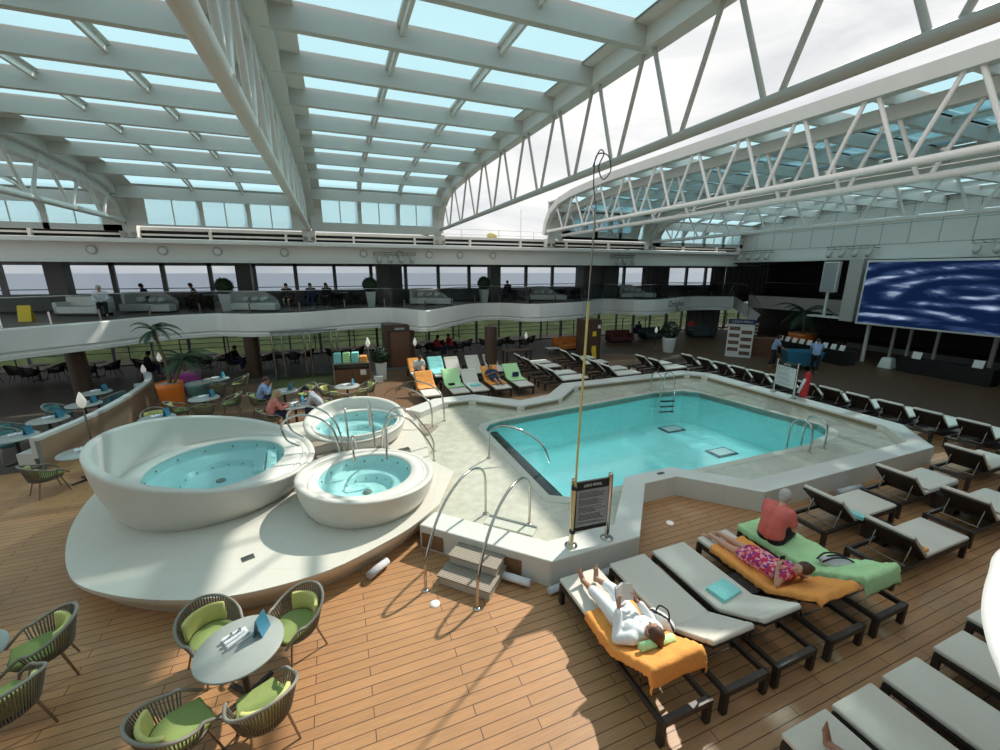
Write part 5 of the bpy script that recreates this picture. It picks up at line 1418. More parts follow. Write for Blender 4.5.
# venue lettering on the fascia
i0 = min(range(len(BAL)), key=lambda i_: abs(BAL[i_][0] - at(673, 298, ZT)[0]))
sx_, sy_ = at(673, 300, ZT)
t = thing('venue_sign', 'dark script lettering on the far balcony fascia near the stairs', 'sign', (BAL[i0][0] - .3, BAL[i0][1] - .35, ZT - .55), R(14))
text('Dolphin', .62, 'ink', t, (0, 0, .18), (R(90), 0, 0), 'upper_word'); text('Bar', .5, 'ink', t, (.3, 0, -.25), (R(90), 0, 0), 'lower_word')

# ================================================================== STAGE END
def xY(px, py, X): d = _ray(px, py); t_ = X / d.x; return d.y * t_, CH + d.z * t_
# big screen
SX = 27.0
t = thing('video_screen', 'huge outdoor video screen showing pale swirls on deep blue', 'screen', (SX, 9.2, 2.2))
bevel(MB().box(-.0, -5.2, 0, .5, 5.2, 3.42).build('screen_frame', 'steelwhite', t), .03)
m = bpy.data.materials.new('screen_picture'); m.use_nodes = True; nt = m.node_tree; nt.nodes.clear(); L = nt.links.new
o_ = nt.nodes.new('ShaderNodeOutputMaterial'); e_ = nt.nodes.new('ShaderNodeEmission'); tc = nt.nodes.new('ShaderNodeTexCoord')
mp = nt.nodes.new('ShaderNodeMapping'); mp.inputs['Location'].default_value = (0, -.35, -4.6); mp.inputs['Scale'].default_value = (1, .62, 2.5)
wv = nt.nodes.new('ShaderNodeTexWave'); wv.wave_type = 'RINGS'; wv.rings_direction = 'X'; wv.inputs['Scale'].default_value = .26; wv.inputs['Distortion'].default_value = 7; wv.inputs['Detail'].default_value = 2; wv.inputs['Detail Scale'].default_value = .8
nz = nt.nodes.new('ShaderNodeTexNoise'); nz.inputs['Scale'].default_value = .65; nz.inputs['Detail'].default_value = 4
ws = nt.nodes.new('ShaderNodeMath'); ws.operation = 'MULTIPLY_ADD'; ws.inputs[1].default_value = .45; ws.inputs[2].default_value = .55
mu = nt.nodes.new('ShaderNodeMath'); mu.operation = 'MULTIPLY'
cr = nt.nodes.new('ShaderNodeValToRGB'); cr.color_ramp.elements[0].position = .34; cr.color_ramp.elements[0].color = (.005, .014, .05, 1); cr.color_ramp.elements[1].position = .72; cr.color_ramp.elements[1].color = (.5, .6, .78, 1)
e2 = cr.color_ramp.elements.new(.49); e2.color = (.03, .055, .14, 1)
L(tc.outputs['Object'], mp.inputs[0]); L(mp.outputs[0], wv.inputs[0]); L(mp.outputs[0], nz.inputs[0]); nz.inputs['Distortion'].default_value = 1.2; L(wv.outputs['Fac'], ws.inputs[0]); L(ws.outputs[0], mu.inputs[0]); L(nz.outputs['Fac'], mu.inputs[1]); L(mu.outputs[0], cr.inputs[0]); L(cr.outputs[0], e_.inputs[0]); e_.inputs[1].default_value = 1.0; L(e_.outputs[0], o_.inputs[0])
M['screen'] = m
MB().add([(-.01, -5.1, .1), (-.01, 5.1, .1), (-.01, 5.1, 3.32), (-.01, -5.1, 3.32)], [(3, 2, 1, 0)]).build('picture', 'screen', t)
for (px, py), X, lab, r_ in (((862, 360), 28.0, 'white slanted post under the left end of the screen', .1), ((889, 357), 30.8, 'white post behind the screen, left', .08), ((906, 357), 31, 'white post behind the screen, middle', .08), ((932, 362), 31, 'white post behind the screen, right', .08), ((988, 371), 31, 'white post under the right of the screen', .1)):
    y_, z_ = xY(px, py, X); o = MB().lathe([(r_, 0), (r_, 2.4), (r_, 5.6)], (0, 0, 0), 14).build('screen_post', 'steelwhite', None, (X, y_, 0)); tag(o, lab, 'post')
# big hanging pillar, speaker
o = bevel(MB().box(-.35, -.35, 0, .35, .35, 3.5).build('hanging_pillar', 'steelgrey', None, (27.6, 15.05, 2.25)), .03); tag(o, 'thick grey hanging pillar left of the screen', 'pillar')
t = thing('wall_speaker', 'tall grey speaker panel left of the hanging pillar', 'speaker', (27.4, 16.3, 3.85)); bevel(MB().box(-.15, -.42, 0, .15, .42, 1.75).build('cabinet', 'steelwhite', t), .03); MB().box(-.17, -.36, .06, -.14, .36, 1.68).build('grille', 'signgrey', t); MB().box(-.05, -.06, -1.4, .05, .06, 0).build('stem', 'steelwhite', t)
st(MB().box(27.3, 15.2, 2.35, 27.9, 17.2, 2.45).build('trim_3', 'steelwhite'))
# stair with white stringer
t = thing('staircase', 'staircase with white slanted side coming down from the upper deck', 'stairs', (0, 0, 0))
sy = BR[1] - .6
sA = (BR[0] - .3, sy + .2); 
a0 = at(712, 296.7, ZT); e0 = at(757, 338, 1.0)
A = Vector((a0[0], a0[1], ZT - .1)); 
A = Vector((28.6, 24.8, ZT - .4)); B = Vector((28.3, 20.0, .25))
sp_ = MB()
TP = Vector((onY(733, 25.5), 25.5, ZT - .42)); d = _ray(757, 319); tt = 23.2 / d.y; BTp = Vector((d.x * tt, 23.2, CH + d.z * tt))
MB().bar(TP, BTp, .12, .8).build('side_stringer', 'whitebright', t)
ft = Vector((*at(737, 349), 0))
up_ = ft + Vector((2.4, 1.6, 1.55))
for k in range(8):
    p_ = ft.lerp(up_, (k + .5) / 8); MB().box(-.2, -.9, -.03, .2, .6, .03).build('tread', 'steelgrey', t, p_, R(34))
MB().bar(ft + Vector((0, -.2, .05)), up_ + Vector((0, -.2, 0)), .08, .3).build('lower_stringer', 'whitebright', t)
MB().tube([ft + Vector((0, -.2, 0)), ft + Vector((0, -.2, 1.0)), up_ + Vector((0, -.2, 1.0))], .025, 8).build('handrail', 'chrome', t)
MB().tube([TP + Vector((-.3, .2, .5)), TP + Vector((-.1, 0, 1.45)), TP + Vector((.6, -.6, 1.3)), BTp + Vector((0, 0, 1.2)), BTp + Vector((.3, -.2, .4))], .03, 8).build('handrail', 'darkchrome', t)
# price board
t = thing('photo_board', 'tall white board with two columns of food photos and a navy header', 'board', (22.45, 17.75, 0), R(-52))
bevel(MB().box(-.68, -.1, 0, .68, .1, 2.0).build('board', 'paper', t), .01)
MB().box(-.70, -.13, 2.0, .70, .13, 2.28).build('header', 'navyhead', t)
hh = [o for o in t.children if o.name.startswith('header')][0]
text('LUNCH MENU', .17, 'signpale', hh, (0, -.14, 2.14), (R(90), 0, 0), 'heading')
for k in range(4):
    MB().box(-.6, -.108, 1.62 - .42 * k, -.04, -.101, 1.84 - .42 * k).build('photo', 'photo1', t)
    MB().box(.04, -.108, 1.42 - .42 * k, .6, -.101, 1.64 - .42 * k).build('photo', 'photo1', t)
o = bevel(MB().box(-.7, -.35, 0, .7, .35, 1.1).build('reception_desk', 'door', None, (24.4, 17.6, 0), R(-40)), .02); tag(o, 'brown wooden counter right of the photo board', 'counter')
# long dark buffet table with white cards
t = thing('buffet_table', 'long black draped table with white cards in front of the stage palm', 'table', (26.2, 15.9, 0), R(-96))
MB().box(-2.2, -.4, 0, 2.2, .4, .8).build('table_cloth', 'black', t)
for k in range(9):
    o = MB().bar((0, -.02, 0), (0, .08, .28), .28, .012, (0, 1, 0)).build('display_card', 'paper')
    mt = Matrix.Translation((26.2, 15.9, .8)) @ Matrix.Rotation(R(-96), 4, 'Z'); p_ = mt @ Vector((-1.95 + .47 * k, -.2, 0)); o.location = p_; o.rotation_euler = (0, 0, R(-96))
    tag(o, 'white display card standing on the long black table', 'card', 'white cards on the black table')
for (px, py), lab in (((820, 345), 'tall bar stool in the dark right of the black table'), ((832, 345), 'second tall bar stool left of the screen post')):
    x, y = 29.6, 16.3 if px == 820 else 15.4
    t = thing('bar_stool', lab, 'stool', (x, y, 0)); MB().lathe([(.2, .74), (.2, .78)], (0, 0, 0), 14).build('seat', 'column', t)
    for a in (-.17, .17):
        for b in (-.17, .17): MB().tube([(a * .7, b * .7, .74), (a * 1.2, b * 1.2, 0)], .02, 6).build('leg', 'teak', t)
t = thing('stage_table', 'long black table with papers in front of the stage', 'table', (27.2, 10.3, 0), R(-92)); MB().box(-1.7, -.35, 0, 1.7, .35, .76).build('table_cloth', 'black', t)
for y_, lab in ((11.4, 'white card standing at the left of the stage table'), (9.2, 'white card standing at the right of the stage table')):
    o = MB().bar((0, 0, 0), (.1, 0, .34), .36, .012).build('display_card', 'paper', None, (26.95, y_, .765), 0); tag(o, lab, 'card')
o = bevel(MB().lathe([(.42, 0), (.3, .5), (.25, .55)], (0, 0, 0), 4).build('white_plinth', 'steelwhite', None, (27.4, 12.7, 0), R(45)), .02); tag(o, 'small white plinth left of the stage table', 'plinth')
# blue cart pushed by crew
t = thing('towel_bin', 'large blue plastic bin on wheels between the two crew members', 'bin', (22.9, 14.35, 0), R(-35))
mb = MB(); mb.add([(-.65, -.4, .2), (.65, -.4, .2), (.65, .4, .2), (-.65, .4, .2), (-.85, -.5, .95), (.85, -.5, .95), (.85, .5, .95), (-.85, .5, .95), (-.78, -.44, .95), (.78, -.44, .95), (.78, .44, .95), (-.78, .44, .95), (-.6, -.36, .3), (.6, -.36, .3), (.6, .36, .3), (-.6, .36, .3)],
  [(3, 2, 1, 0), (0, 1, 5, 4), (1, 2, 6, 5), (2, 3, 7, 6), (3, 0, 4, 7), (4, 5, 9, 8), (5, 6, 10, 9), (6, 7, 11, 10), (7, 4, 8, 11), (8, 9, 13, 12), (9, 10, 14, 13), (10, 11, 15, 14), (11, 8, 12, 15), (12, 13, 14, 15)])
mb.build('tub', 'blueplastic', t)
for a in (-.5, .5):
    for b in (-.3, .3): 
        o = MB().lathe([(.1, -.03), (.1, .03)], (0, 0, 0), 12).build('wheel', 'black', t, (a, b, .1)); o.rotation_euler = (R(90), 0, 0)
# ================================================================== PEOPLE
def V(*a): return Vector(a)
def hand(mb, wrist, tip_dir, palm_n, thumb_side, s=1.0, curl=.35):
    """palm and five fingers; tip_dir = pointing direction, palm_n = direction the palm faces"""
    d = Vector(tip_dir).normalized(); n = Vector(palm_n).normalized(); n = (n - d * n.dot(d)).normalized(); w = d.cross(n) * thumb_side
    c = Vector(wrist)
    for k in range(4):                                        # palm as four rays side by side
        o = w * (.026 - .0175 * k) * s
        mb.cap(c + o * .6 + d * .012 * s, .015 * s, c + o + d * .085 * s, .0125 * s, 8)
    L_ = (.072, .080, .074, .058)
    for k in range(4):
        o = w * (.028 - .0187 * k) * s; p = c + o + d * .088 * s; dd = d.copy()
        for q, fr in enumerate((.45, .32, .23)):
            dd = (dd + n * curl * (.7 + .2 * k * .2)).normalized(); e = p + dd * L_[k] * fr * s; mb.cap(p, (.0092 - .0007 * q) * s, e, (.0086 - .0008 * q) * s, 8); p = e
    p = c + w * .022 * s + d * .02 * s; dd = (d * .55 + w * .8 + n * .35).normalized()
    for q, l in enumerate((.042, .034, .026)):
        e = p + dd * l * s; mb.cap(p, (.0125 - .0014 * q) * s, e, (.0115 - .0016 * q) * s, 8); p = e; dd = (dd + d * .35 + n * .15).normalized()
def foot(mb, ankle, toe_dir, up, s=1.0):
    a = Vector(ankle); t = Vector(toe_dir).normalized(); u = Vector(up).normalized(); sd = t.cross(u)
    mb.cap(a, .037 * s, a - t * .03 * s - u * .045 * s, .033 * s, 10)
    mb.cap(a - t * .02 * s - u * .04 * s, .033 * s, a + t * .12 * s - u * .055 * s, .026 * s, 10)
    mb.cap(a + sd * .018 * s - u * .035 * s, .03 * s, a + t * .13 * s + sd * .022 * s - u * .055 * s, .024 * s, 10)
    for k in range(5):
        o = sd * (.036 - .017 * k) * s; b = a + t * (.145 - .008 * abs(k - .5)) * s + o - u * .06 * s
        mb.cap(b, (.013 if k == 0 else .0095) * s, b + t * (.042 - .006 * k) * s, (.012 if k == 0 else .0085) * s, 8)
def figure(label, J, skin='skin', hair='hairbrown', tops=None, legs=None, loc=(0, 0, 0), rz=0, vox=.012, detail=True, hairstyle='short', sleeve='short', trouser='long', hands=None, feet=None, group=None, face=None, dress=False, cat='person', sc=1.0, build_=1.0, beltz=None, footdirs=None):
    """J: joints in local space: pelvis, waist, chest, neck, head, and l/r pairs sh, el, wr, hip, kn, an"""
    t = thing('person', label, cat, loc, rz, group)
    t.scale = (sc, sc, sc); b = build_
    g_ = {k: Vector(v) for k, v in J.items()}
    mb = MB()
    side = (g_['sh_l'] - g_['sh_r']).normalized(); hs = (g_['hip_l'] - g_['hip_r']).normalized()
    # torso
    for s in (-1, 1):
        mb.cap(g_['pelvis'] + hs * .075 * s, .105 * b, g_['waist'] + side * .055 * s, .095 * b, 12)
        mb.cap(g_['waist'] + side * .055 * s, .095 * b, g_['chest'] + side * .085 * s, .102 * b, 12)
        mb.cap(g_['chest'] + side * .08 * s, .10 * b, g_['neck'].lerp(g_['chest'], .3) + side * .07 * s, .07, 12)
    for q in 'lr':
        sh, el, wr, hp, kn, an = (g_[k + '_' + q] for k in ('sh', 'el', 'wr', 'hip', 'kn', 'an'))
        mb.cap(g_['chest'].lerp(g_['neck'], .55), .06, sh, .058, 10)
        mb.cap(sh, .057, sh.lerp(el, .5), .046, 10); mb.cap(sh.lerp(el, .5), .046, el, .037, 10)
        mb.cap(el, .037, el.lerp(wr, .35), .038, 10); mb.cap(el.lerp(wr, .35), .038, wr, .024, 10)
        mb.cap(hp, .098 * b, hp.lerp(kn, .5), .074, 12); mb.cap(hp.lerp(kn, .5), .074, kn, .054, 12)
        mb.cap(kn, .054, kn.lerp(an, .32), .056, 12); mb.cap(kn.lerp(an, .32), .056, an, .034, 12)
    mb.cap(g_['neck'] - (g_['head'] - g_['neck']).normalized() * .05, .058, g_['head'], .052, 10)
    # head with face
    up = Vector(face[1]).normalized() if face else (g_['head'] - g_['neck']).normalized()
    fw = Vector(face[0]).normalized() if face else V(1, 0, 0)
    fw = (fw - up * fw.dot(up)).normalized(); sd = up.cross(fw)
    H = g_['head'] + up * .045
    rot = Matrix((fw, sd, up)).transposed()
    mb.ball(H + up * .015, (.096, .078, .108), 16, 10, rot); mb.ball(H + fw * .028 - up * .06, (.06, .052, .06), 12, 8, rot)
    if detail:
        mb.cap(H + fw * .085 + up * .018, .011, H + fw * .108 - up * .022, .015, 8)
        for s in (-1, 1):
            mb.ball(H + sd * .078 * s - up * .005, (.018, .012, .03), 8, 6, rot)
            mb.ball(H + fw * .078 + sd * .033 * s + up * .036, (.02, .03, .012), 8, 6, rot); mb.ball(H + fw * .066 + sd * .04 * s - up * .03, (.025, .022, .022), 8, 6, rot)
        mb.cap(H + fw * .083 - up * .052 - sd * .02, .009, H + fw * .083 - up * .052 + sd * .02, .009, 8)
    if hands:
        for q, (dr, pn, ts, cu) in hands.items(): hand(mb, g_['wr_' + q], dr, pn, ts, 1.0, cu)
    else:
        for q in 'lr':
            d = (g_['wr_' + q] - g_['el_' + q]).normalized(); mb.cap(g_['wr_' + q], .026, g_['wr_' + q] + d * .09, .03, 8); mb.cap(g_['wr_' + q] + d * .07, .02, g_['wr_' + q] + d * .16, .012, 8)
    if feet:
        for q, (td, u) in feet.items(): foot(mb, g_['an_' + q], td, u)
    else:
        for q in 'lr':
            td = Vector((footdirs or (1, 0, 0))); mb.cap(g_['an_' + q] - V(0, 0, .03), .035, g_['an_' + q] + td * .14 - V(0, 0, .045), .026, 8)
    body = mb.build('body', skin, t); fuse(body, vox * .62 if detail else vox, 2)
    def wear(name, mat_, segs, extra=.013, vx=None):
        m_ = MB()
        for a, ra, b_, rb in segs: m_.cap(a, ra + extra, b_, rb + extra, 12)
        o = m_.build(name, mat_, t); fuse(o, vx or vox, 3); return o
    if tops:
        sg = []
        for s in (-1, 1):
            sg += [(g_['pelvis'].lerp(g_['waist'], .15 if not dress else 0) + hs * .065 * s, .105 * b, g_['waist'] + side * .055 * s, .10 * b), (g_['waist'] + side * .055 * s, .10 * b, g_['chest'] + side * .085 * s, .105 * b), (g_['chest'] + side * .08 * s, .103 * b, g_['neck'].lerp(g_['chest'], .32) + side * .07 * s, .068)]
        for q in 'lr':
            sh, el, wr = g_['sh_' + q], g_['el_' + q], g_['wr_' + q]
            sg.append((g_['chest'].lerp(g_['neck'], .5), .062, sh, .06))
            if sleeve == 'short': sg.append((sh, .062, sh.lerp(el, .62), .056))
            elif sleeve == 'long': sg += [(sh, .062, el, .045), (el, .047, el.lerp(wr, .85), .036)]
            if dress: sg.append((g_['hip_' + q], .10, g_['hip_' + q].lerp(g_['kn_' + q], .42), .088))
        wear('top', tops, sg, .018)
    if legs:
        sg = []
        for s in (-1, 1): sg.append((g_['pelvis'] + hs * .075 * s, .103 * b, g_['pelvis'].lerp(g_['waist'], .25) + hs * .05 * s, .092 * b))
        for q in 'lr':
            hp, kn, an = g_['hip_' + q], g_['kn_' + q], g_['an_' + q]
            if trouser == 'long': sg += [(hp, .10 * b, kn, .066), (kn, .066, kn.lerp(an, .78), .056)]
            elif trouser == 'crop': sg += [(hp, .10 * b, kn, .07), (kn, .07, kn.lerp(an, .35), .066)]
            else: sg += [(hp, .10 * b, hp.lerp(kn, .72), .082)]
        wear('trousers' if trouser != 'short' else 'shorts', legs, sg)
    if hair:
        m_ = MB(); m_.ball(H + up * .03 - fw * .016, (.104, .092, .108), 16, 10, rot); m_.ball(H - fw * .045 - up * .01, (.07, .08, .09), 14, 8, rot)
        if hairstyle == 'long':
            m_.cap(H - fw * .05, .075, H - fw * .06 - up * .17, .06, 12)
            for s in (-1, 1): m_.cap(H - fw * .02 + sd * .06 * s, .04, H - fw * .02 + sd * .06 * s - up * .15, .035, 10)
        elif hairstyle == 'bun': m_.ball(H - fw * .115 + up * .04, (.045, .045, .045), 10, 8)
        elif hairstyle == 'cap': m_.cap(H + fw * .05 + up * .07, .055, H + fw * .15 + up * .045, .04, 10)
        o = m_.build('hair' if hairstyle != 'cap' else 'cap', hair, t); fuse(o, .012, 2)
    if detail:
        for s in (-1, 1):
            e = MB().ball(H + fw * .083 + sd * .033 * s + up * .017, (.010, .013, .009), 10, 8, rot).build('eye', 'whitecloth', t)
            MB().ball(H + fw * .0915 + sd * .033 * s + up * .017, (.004, .006, .006), 8, 6, rot).build('pupil', 'ink', e)
    return t

# sitting pose, local +x forward, seat at z = .45
def sit(lean=0.0, arms='lap', seat=.45, knees=.42, cross=0.0):
    z = seat + .10
    J = dict(pelvis=(0, 0, z), waist=(-.02 + lean * .3, 0, z + .2), chest=(-.02 + lean, 0, z + .38), neck=(0 + lean * 1.35, 0, z + .53), head=(.03 + lean * 1.6, 0, z + .63))
    for q, s in (('l', 1), ('r', -1)):
        J['sh_' + q] = (-.01 + lean * 1.2, .185 * s, z + .47)
        J['hip_' + q] = (.02, .09 * s, z - .01); J['kn_' + q] = (knees, .11 * s + cross * s, z + .0); J['an_' + q] = (knees + .02, .11 * s, .085)
        if arms == 'lap': J['el_' + q] = (.06 + lean, .25 * s, z + .2); J['wr_' + q] = (.28 + lean * .6, .12 * s, z + .14)
        elif arms == 'table': J['el_' + q] = (.16 + lean, .26 * s, z + .22); J['wr_' + q] = (.40 + lean * .8, .12 * s, z + .24)
        else: J['el_' + q] = (.15 + lean, .24 * s, z + .22); J['wr_' + q] = (.22 + lean * 1.2, .06 * s, z + .42)
    return J
def stand(stride=.12, arms=(.25, .2), bendf=.05):
    J = dict(pelvis=(0, 0, .95), waist=(.01, 0, 1.12), chest=(bendf, 0, 1.30), neck=(bendf * 1.4, 0, 1.47), head=(bendf * 2, 0, 1.57))
    for q, s in (('l', 1), ('r', -1)):
        J['sh_' + q] = (bendf * 1.2, .19 * s, 1.42); J['el_' + q] = (bendf + arms[0] * .5, .24 * s, 1.16); J['wr_' + q] = (bendf + arms[0] + .12, .2 * s, 1.02)
        J['hip_' + q] = (0, .09 * s, .92); J['kn_' + q] = (.06 + stride * s * .5, .1 * s, .5); J['an_' + q] = (-.02 + stride * s, .1 * s, .085)
    return J

# --- person in white reading, lying on her back on the first lounger
# lounger local frame: +x to the foot end; mattress top z ~ .45
cs, sn = math.cos(LOW), math.sin(LOW)
def back(k, off): return (0.79 - cs * k + sn * off, 0, .44 + sn * k + cs * off)
def withy(p, y, dz=0, dx=0): return (p[0] + dx, y, p[2] + dz)
JW = dict(pelvis=(1.02, 0, .565), waist=withy(back(-.06, .135), 0), chest=withy(back(.13, .14), 0), neck=withy(back(.30, .15), 0), head=withy(back(.40, .17), 0))
J = {k: v for k, v in JW.items()}
J['sh_l'] = withy(back(.24, .12), -.185); J['sh_r'] = withy(back(.24, .12), .185)
J['el_l'] = withy(back(.05, .10), -.30); J['el_r'] = withy(back(.05, .10), .30)
J['wr_l'] = (.98, -.155, .80); J['wr_r'] = (.98, .155, .80)
J['hip_l'] = (1.06, -.09, .555); J['hip_r'] = (1.06, .09, .555)
J['kn_l'] = (1.44, -.12, .62); J['kn_r'] = (1.46, .11, .56)
J['an_l'] = (1.82, -.11, .50); J['an_r'] = (1.86, .10, .50)
figure('person in white linen lying on the first lounger reading an open book', J, 'skintan', 'hairbrown', 'whitecloth', 'whitecloth', (3.20, 2.61, 0), R(90), .014, True, 'bun', 'long', 'crop', build_=1.14,
       hands={'l': ((.35, .25, .75), (.1, .9, -.1), 1, .35), 'r': ((.35, -.25, .75), (.1, -.9, -.1), -1, .35)}, feet={'l': ((.25, -.2, .95), (-1, 0, .2)), 'r': ((.25, .25, .95), (-1, 0, .2))}, face=((.75, 0, .75), (-.75, 0, .66)), beltz=1)
t = thing('open_book', 'open book held up by the reading person in white', 'book', (3.20, 2.61, 0), R(90))
for s in (-1, 1):
    MB().bar((1.015, s * .005, .80), (1.075, s * .125, .80), .008, .001).v
    mb = MB(); a = (1.10, 0, .78); 
    mb.add([(1.08, 0, .79), (1.03, s * .135, .79), (1.10, s * .135, 1.0), (1.15, 0, 1.0)], [(0, 1, 2, 3)]); o = mb.build('page_block', 'paper', t); q = o.modifiers.new('thick', 'SOLIDIFY'); q.thickness = .014
    mb = MB(); mb.add([(1.092, 0, .785), (1.04, s * .14, .785), (1.112, s * .14, 1.005), (1.162, 0, 1.005)], [(0, 1, 2, 3)]); o = mb.build('cover', 'signgrey', t); q = o.modifiers.new('thick', 'SOLIDIFY'); q.thickness = .004
# striped bag beside her
t = thing('beach_bag', 'white and black patterned bag between the first two loungers', 'bag', (3.62, 3.42, .34), R(20))
m_ = mat('zebra_cloth', (.7, .7, .68), .9); nt = m_.node_tree; wv = nt.nodes.new('ShaderNodeTexWave'); wv.inputs['Scale'].default_value = 4; wv.inputs['Distortion'].default_value = 6
crz = nt.nodes.new('ShaderNodeValToRGB'); crz.color_ramp.interpolation = 'CONSTANT'; crz.color_ramp.elements[0].color = (.72, .72, .7, 1); crz.color_ramp.elements[1].position = .72; crz.color_ramp.elements[1].color = (.03, .03, .04, 1)
nt.links.new([n_ for n_ in nt.nodes if n_.type == 'TEX_COORD'][0].outputs['Object'], wv.inputs['Vector']); nt.links.new(wv.outputs['Fac'], crz.inputs[0]); nt.links.new(crz.outputs[0], nt.nodes['Principled BSDF'].inputs['Base Color'])
M['zebra'] = m_
mb = MB(); mb.ball((0, 0, .16), (.12, .17, .17), 14, 10); mb.cap((0, -.1, .2), .09, (0, .1, .24), .09, 10); fuse(mb.build('bag_body', 'zebra', t), .014, 3)
MB().tube(smoothline([(0, -.1, .26), (.02, -.06, .40), (.02, .06, .40), (0, .1, .26)], 6), .012, 8).build('strap', 'black', t)
MB().box(-.05, -.17, 0, .05, .17, .02).build('bag_base', 'black', t)

# --- person in the floral dress, prone, propped on her elbows with a phone
J = dict(pelvis=(1.12, 0, .56), waist=(.92, 0, .565), chest=(.72, .0, .62), neck=(.56, .01, .74), head=(.50, .02, .83))
J['sh_l'] = (.62, .17, .68); J['sh_r'] = (.62, -.17, .67); J['el_l'] = (.62, .28, .55); J['el_r'] = (.60, -.24, .56)
J['wr_l'] = (.70, .20, .76); J['wr_r'] = (.46, -.10, .70)
J['hip_l'] = (1.16, .09, .55); J['hip_r'] = (1.16, -.09, .55); J['kn_l'] = (1.55, .13, .505); J['kn_r'] = (1.55, -.07, .505); J['an_l'] = (1.94, .14, .50); J['an_r'] = (1.93, -.05, .50)
figure('person in a red and purple floral dress lying on an orange towel with a phone', J, 'skin', 'hairbrown', 'floral', None, (5.94, 2.70, 0), R(90), .014, True, 'bun', 'none', 'short', dress=True, build_=1.12,
       hands={'l': ((-.1, -.1, 1), (-.3, -.9, 0), -1, .5), 'r': ((.2, .3, .2), (0, 0, -1), 1, .3)}, feet={'l': ((.85, .1, -.2), (.1, 0, 1)), 'r': ((.85, -.1, -.2), (.1, 0, 1))}, face=((.1, .9, .3), (-.6, .1, .75)))
o = bevel(MB().box(-.005, -.038, -.075, .005, .038, .075).build('phone', 'black', None, (5.94 - .145, 2.70 + .69, .88), R(75)), .004); tag(o, 'phone held up by the person in the floral dress', 'phone')
# --- man in salmon shirt sitting on the mint towel, facing away to the right
J = sit(.10, 'lap', .44, .44)
J['an_l'] = (.46, .20, .06); J['an_r'] = (.52, -.02, .06); J['kn_l'] = (.44, .22, .58); J['kn_r'] = (.46, -.08, .56)
J['head'] = (.24, .02, 1.14); J['neck'] = (.16, 0, 1.06)
figure('grey haired person in a salmon T-shirt and black shorts sitting on a mint towel', J, 'skin', 'hairgrey', 'salmon', 'blackcloth', (6.70, 4.18, 0), R(2), .015, True, 'short', 'short', 'short', sc=1.04, build_=1.22,
       hands={'l': ((.6, -.3, -.1), (.2, 0, -1), -1, .5), 'r': ((.6, .3, -.1), (.2, 0, -1), 1, .5)}, feet={'l': ((1, .1, 0), (0, 0, 1)), 'r': ((1, -.1, 0), (0, 0, 1))}, face=((.8, 0, -.35), (.25, 0, 1)))
# bag on the mint towel
t = thing('backpack', 'grey and black backpack lying on the mint towel', 'backpack', (6.98, 3.30, .50), R(-25)); t.rotation_euler = (R(-14), 0, R(-25))
mb = MB(); mb.cap((-.16, 0, .07), .085, (.18, .02, .06), .08, 12); mb.cap((-.1, .1, .05), .06, (.2, .1, .05), .06, 12); mb.cap((-.1, -.08, .05), .06, (.16, -.08, .05), .06, 12); fuse(mb.build('bag_body', 'greytowel', t), .014, 3)
for s in (-.09, .0, .1): MB().tube(smoothline([(-.24, s * .6, .08), (-.1, s, .16), (.1, s, .16), (.26, s, .07)], 5), .014, 8).build('strap', 'black', t)
# small bottle held: green
t = thing('sunscreen_bottle', 'small green bottle standing between the floral dress and the mint towel', 'bottle', (6.40, 3.62, .335)); MB().lathe([(.025, 0), (.027, .02), (.027, .13), (.012, .15)], (0, 0, 0), 14).build('bottle_body', 'planter_t', t); MB().lathe([(.014, .15), (.014, .18)], (0, 0, 0), 10).build('cap', 'whitecloth', t)
# --- bare leg on the bottom lounger
J = dict(pelvis=(.98, -.02, .54), waist=(.76, -.02, .55), chest=(.55, -.02, .58), neck=(.38, -.02, .62), head=(.28, -.02, .65))
for q, s in (('l', -1), ('r', 1)):
    J['sh_' + q] = (.44, .18 * s, .58); J['el_' + q] = (.7, .27 * s, .54); J['wr_' + q] = (.92, .24 * s, .52); J['hip_' + q] = (1.0, .09 * s, .52); J['kn_' + q] = (1.42, .10 * s, .52); J['an_' + q] = (1.83, .03 + .05 * s, .50)
J['kn_r'] = (1.35, .14, .78); J['an_r'] = (1.05, .14, .50)
figure('person lying on the bottom edge lounger of whom one bare foot shows', J, 'skintan', 'hairdark', 'navy', 'navy', (4.12, 1.97 - 2.13, 0), R(90), .016, True, 'short', 'short', 'short', feet={'l': ((.15, .05, 1), (-1, 0, .1)), 'r': ((1, 0, 0), (0, 0, 1))}, face=((0, 0, 1), (-1, 0, 0)))
# --- person lying on the rear orange towel
ch, sh_ = math.cos(HIGH), math.sin(HIGH)
def backh(k, off, y=0): return (0.79 - ch * k + sh_ * off, y, .44 + sh_ * k + ch * off)
J = dict(pelvis=(.98, 0, .56), waist=backh(.02, .16), chest=backh(.22, .15), neck=backh(.40, .16), head=backh(.50, .19))
for q, s in (('l', 1), ('r', -1)):
    J['sh_' + q] = backh(.33, .13, .185 * s); J['el_' + q] = backh(.12, .14, .30 * s); J['wr_' + q] = backh(.10, .30, .12 * s); J['hip_' + q] = (1.0, .09 * s, .55); J['kn_' + q] = (1.42, .1 * s, .58); J['an_' + q] = (1.82, .09 * s, .49)
figure('dark haired person in navy lying on the orange towel of a rear lounger', J, 'skintan', 'hairdark', 'navy', 'navy', (6.12, 17.33, 0), R(-90), .02, True, 'short', 'short', 'short', face=((.8, 0, .5), (-.5, 0, .8)), footdirs=(.2, 0, .6))
figure('person in white sitting upright with bowed head on the rearmost lounger', sit(.16, 'lap', .44, .40), 'skintan', 'hairdark', 'whitecloth', 'blackcloth', (3.30, 18.9, 0), R(-80), .02, True, 'short', 'short', 'short', face=((.7, 0, -.7), (.6, 0, .7)))
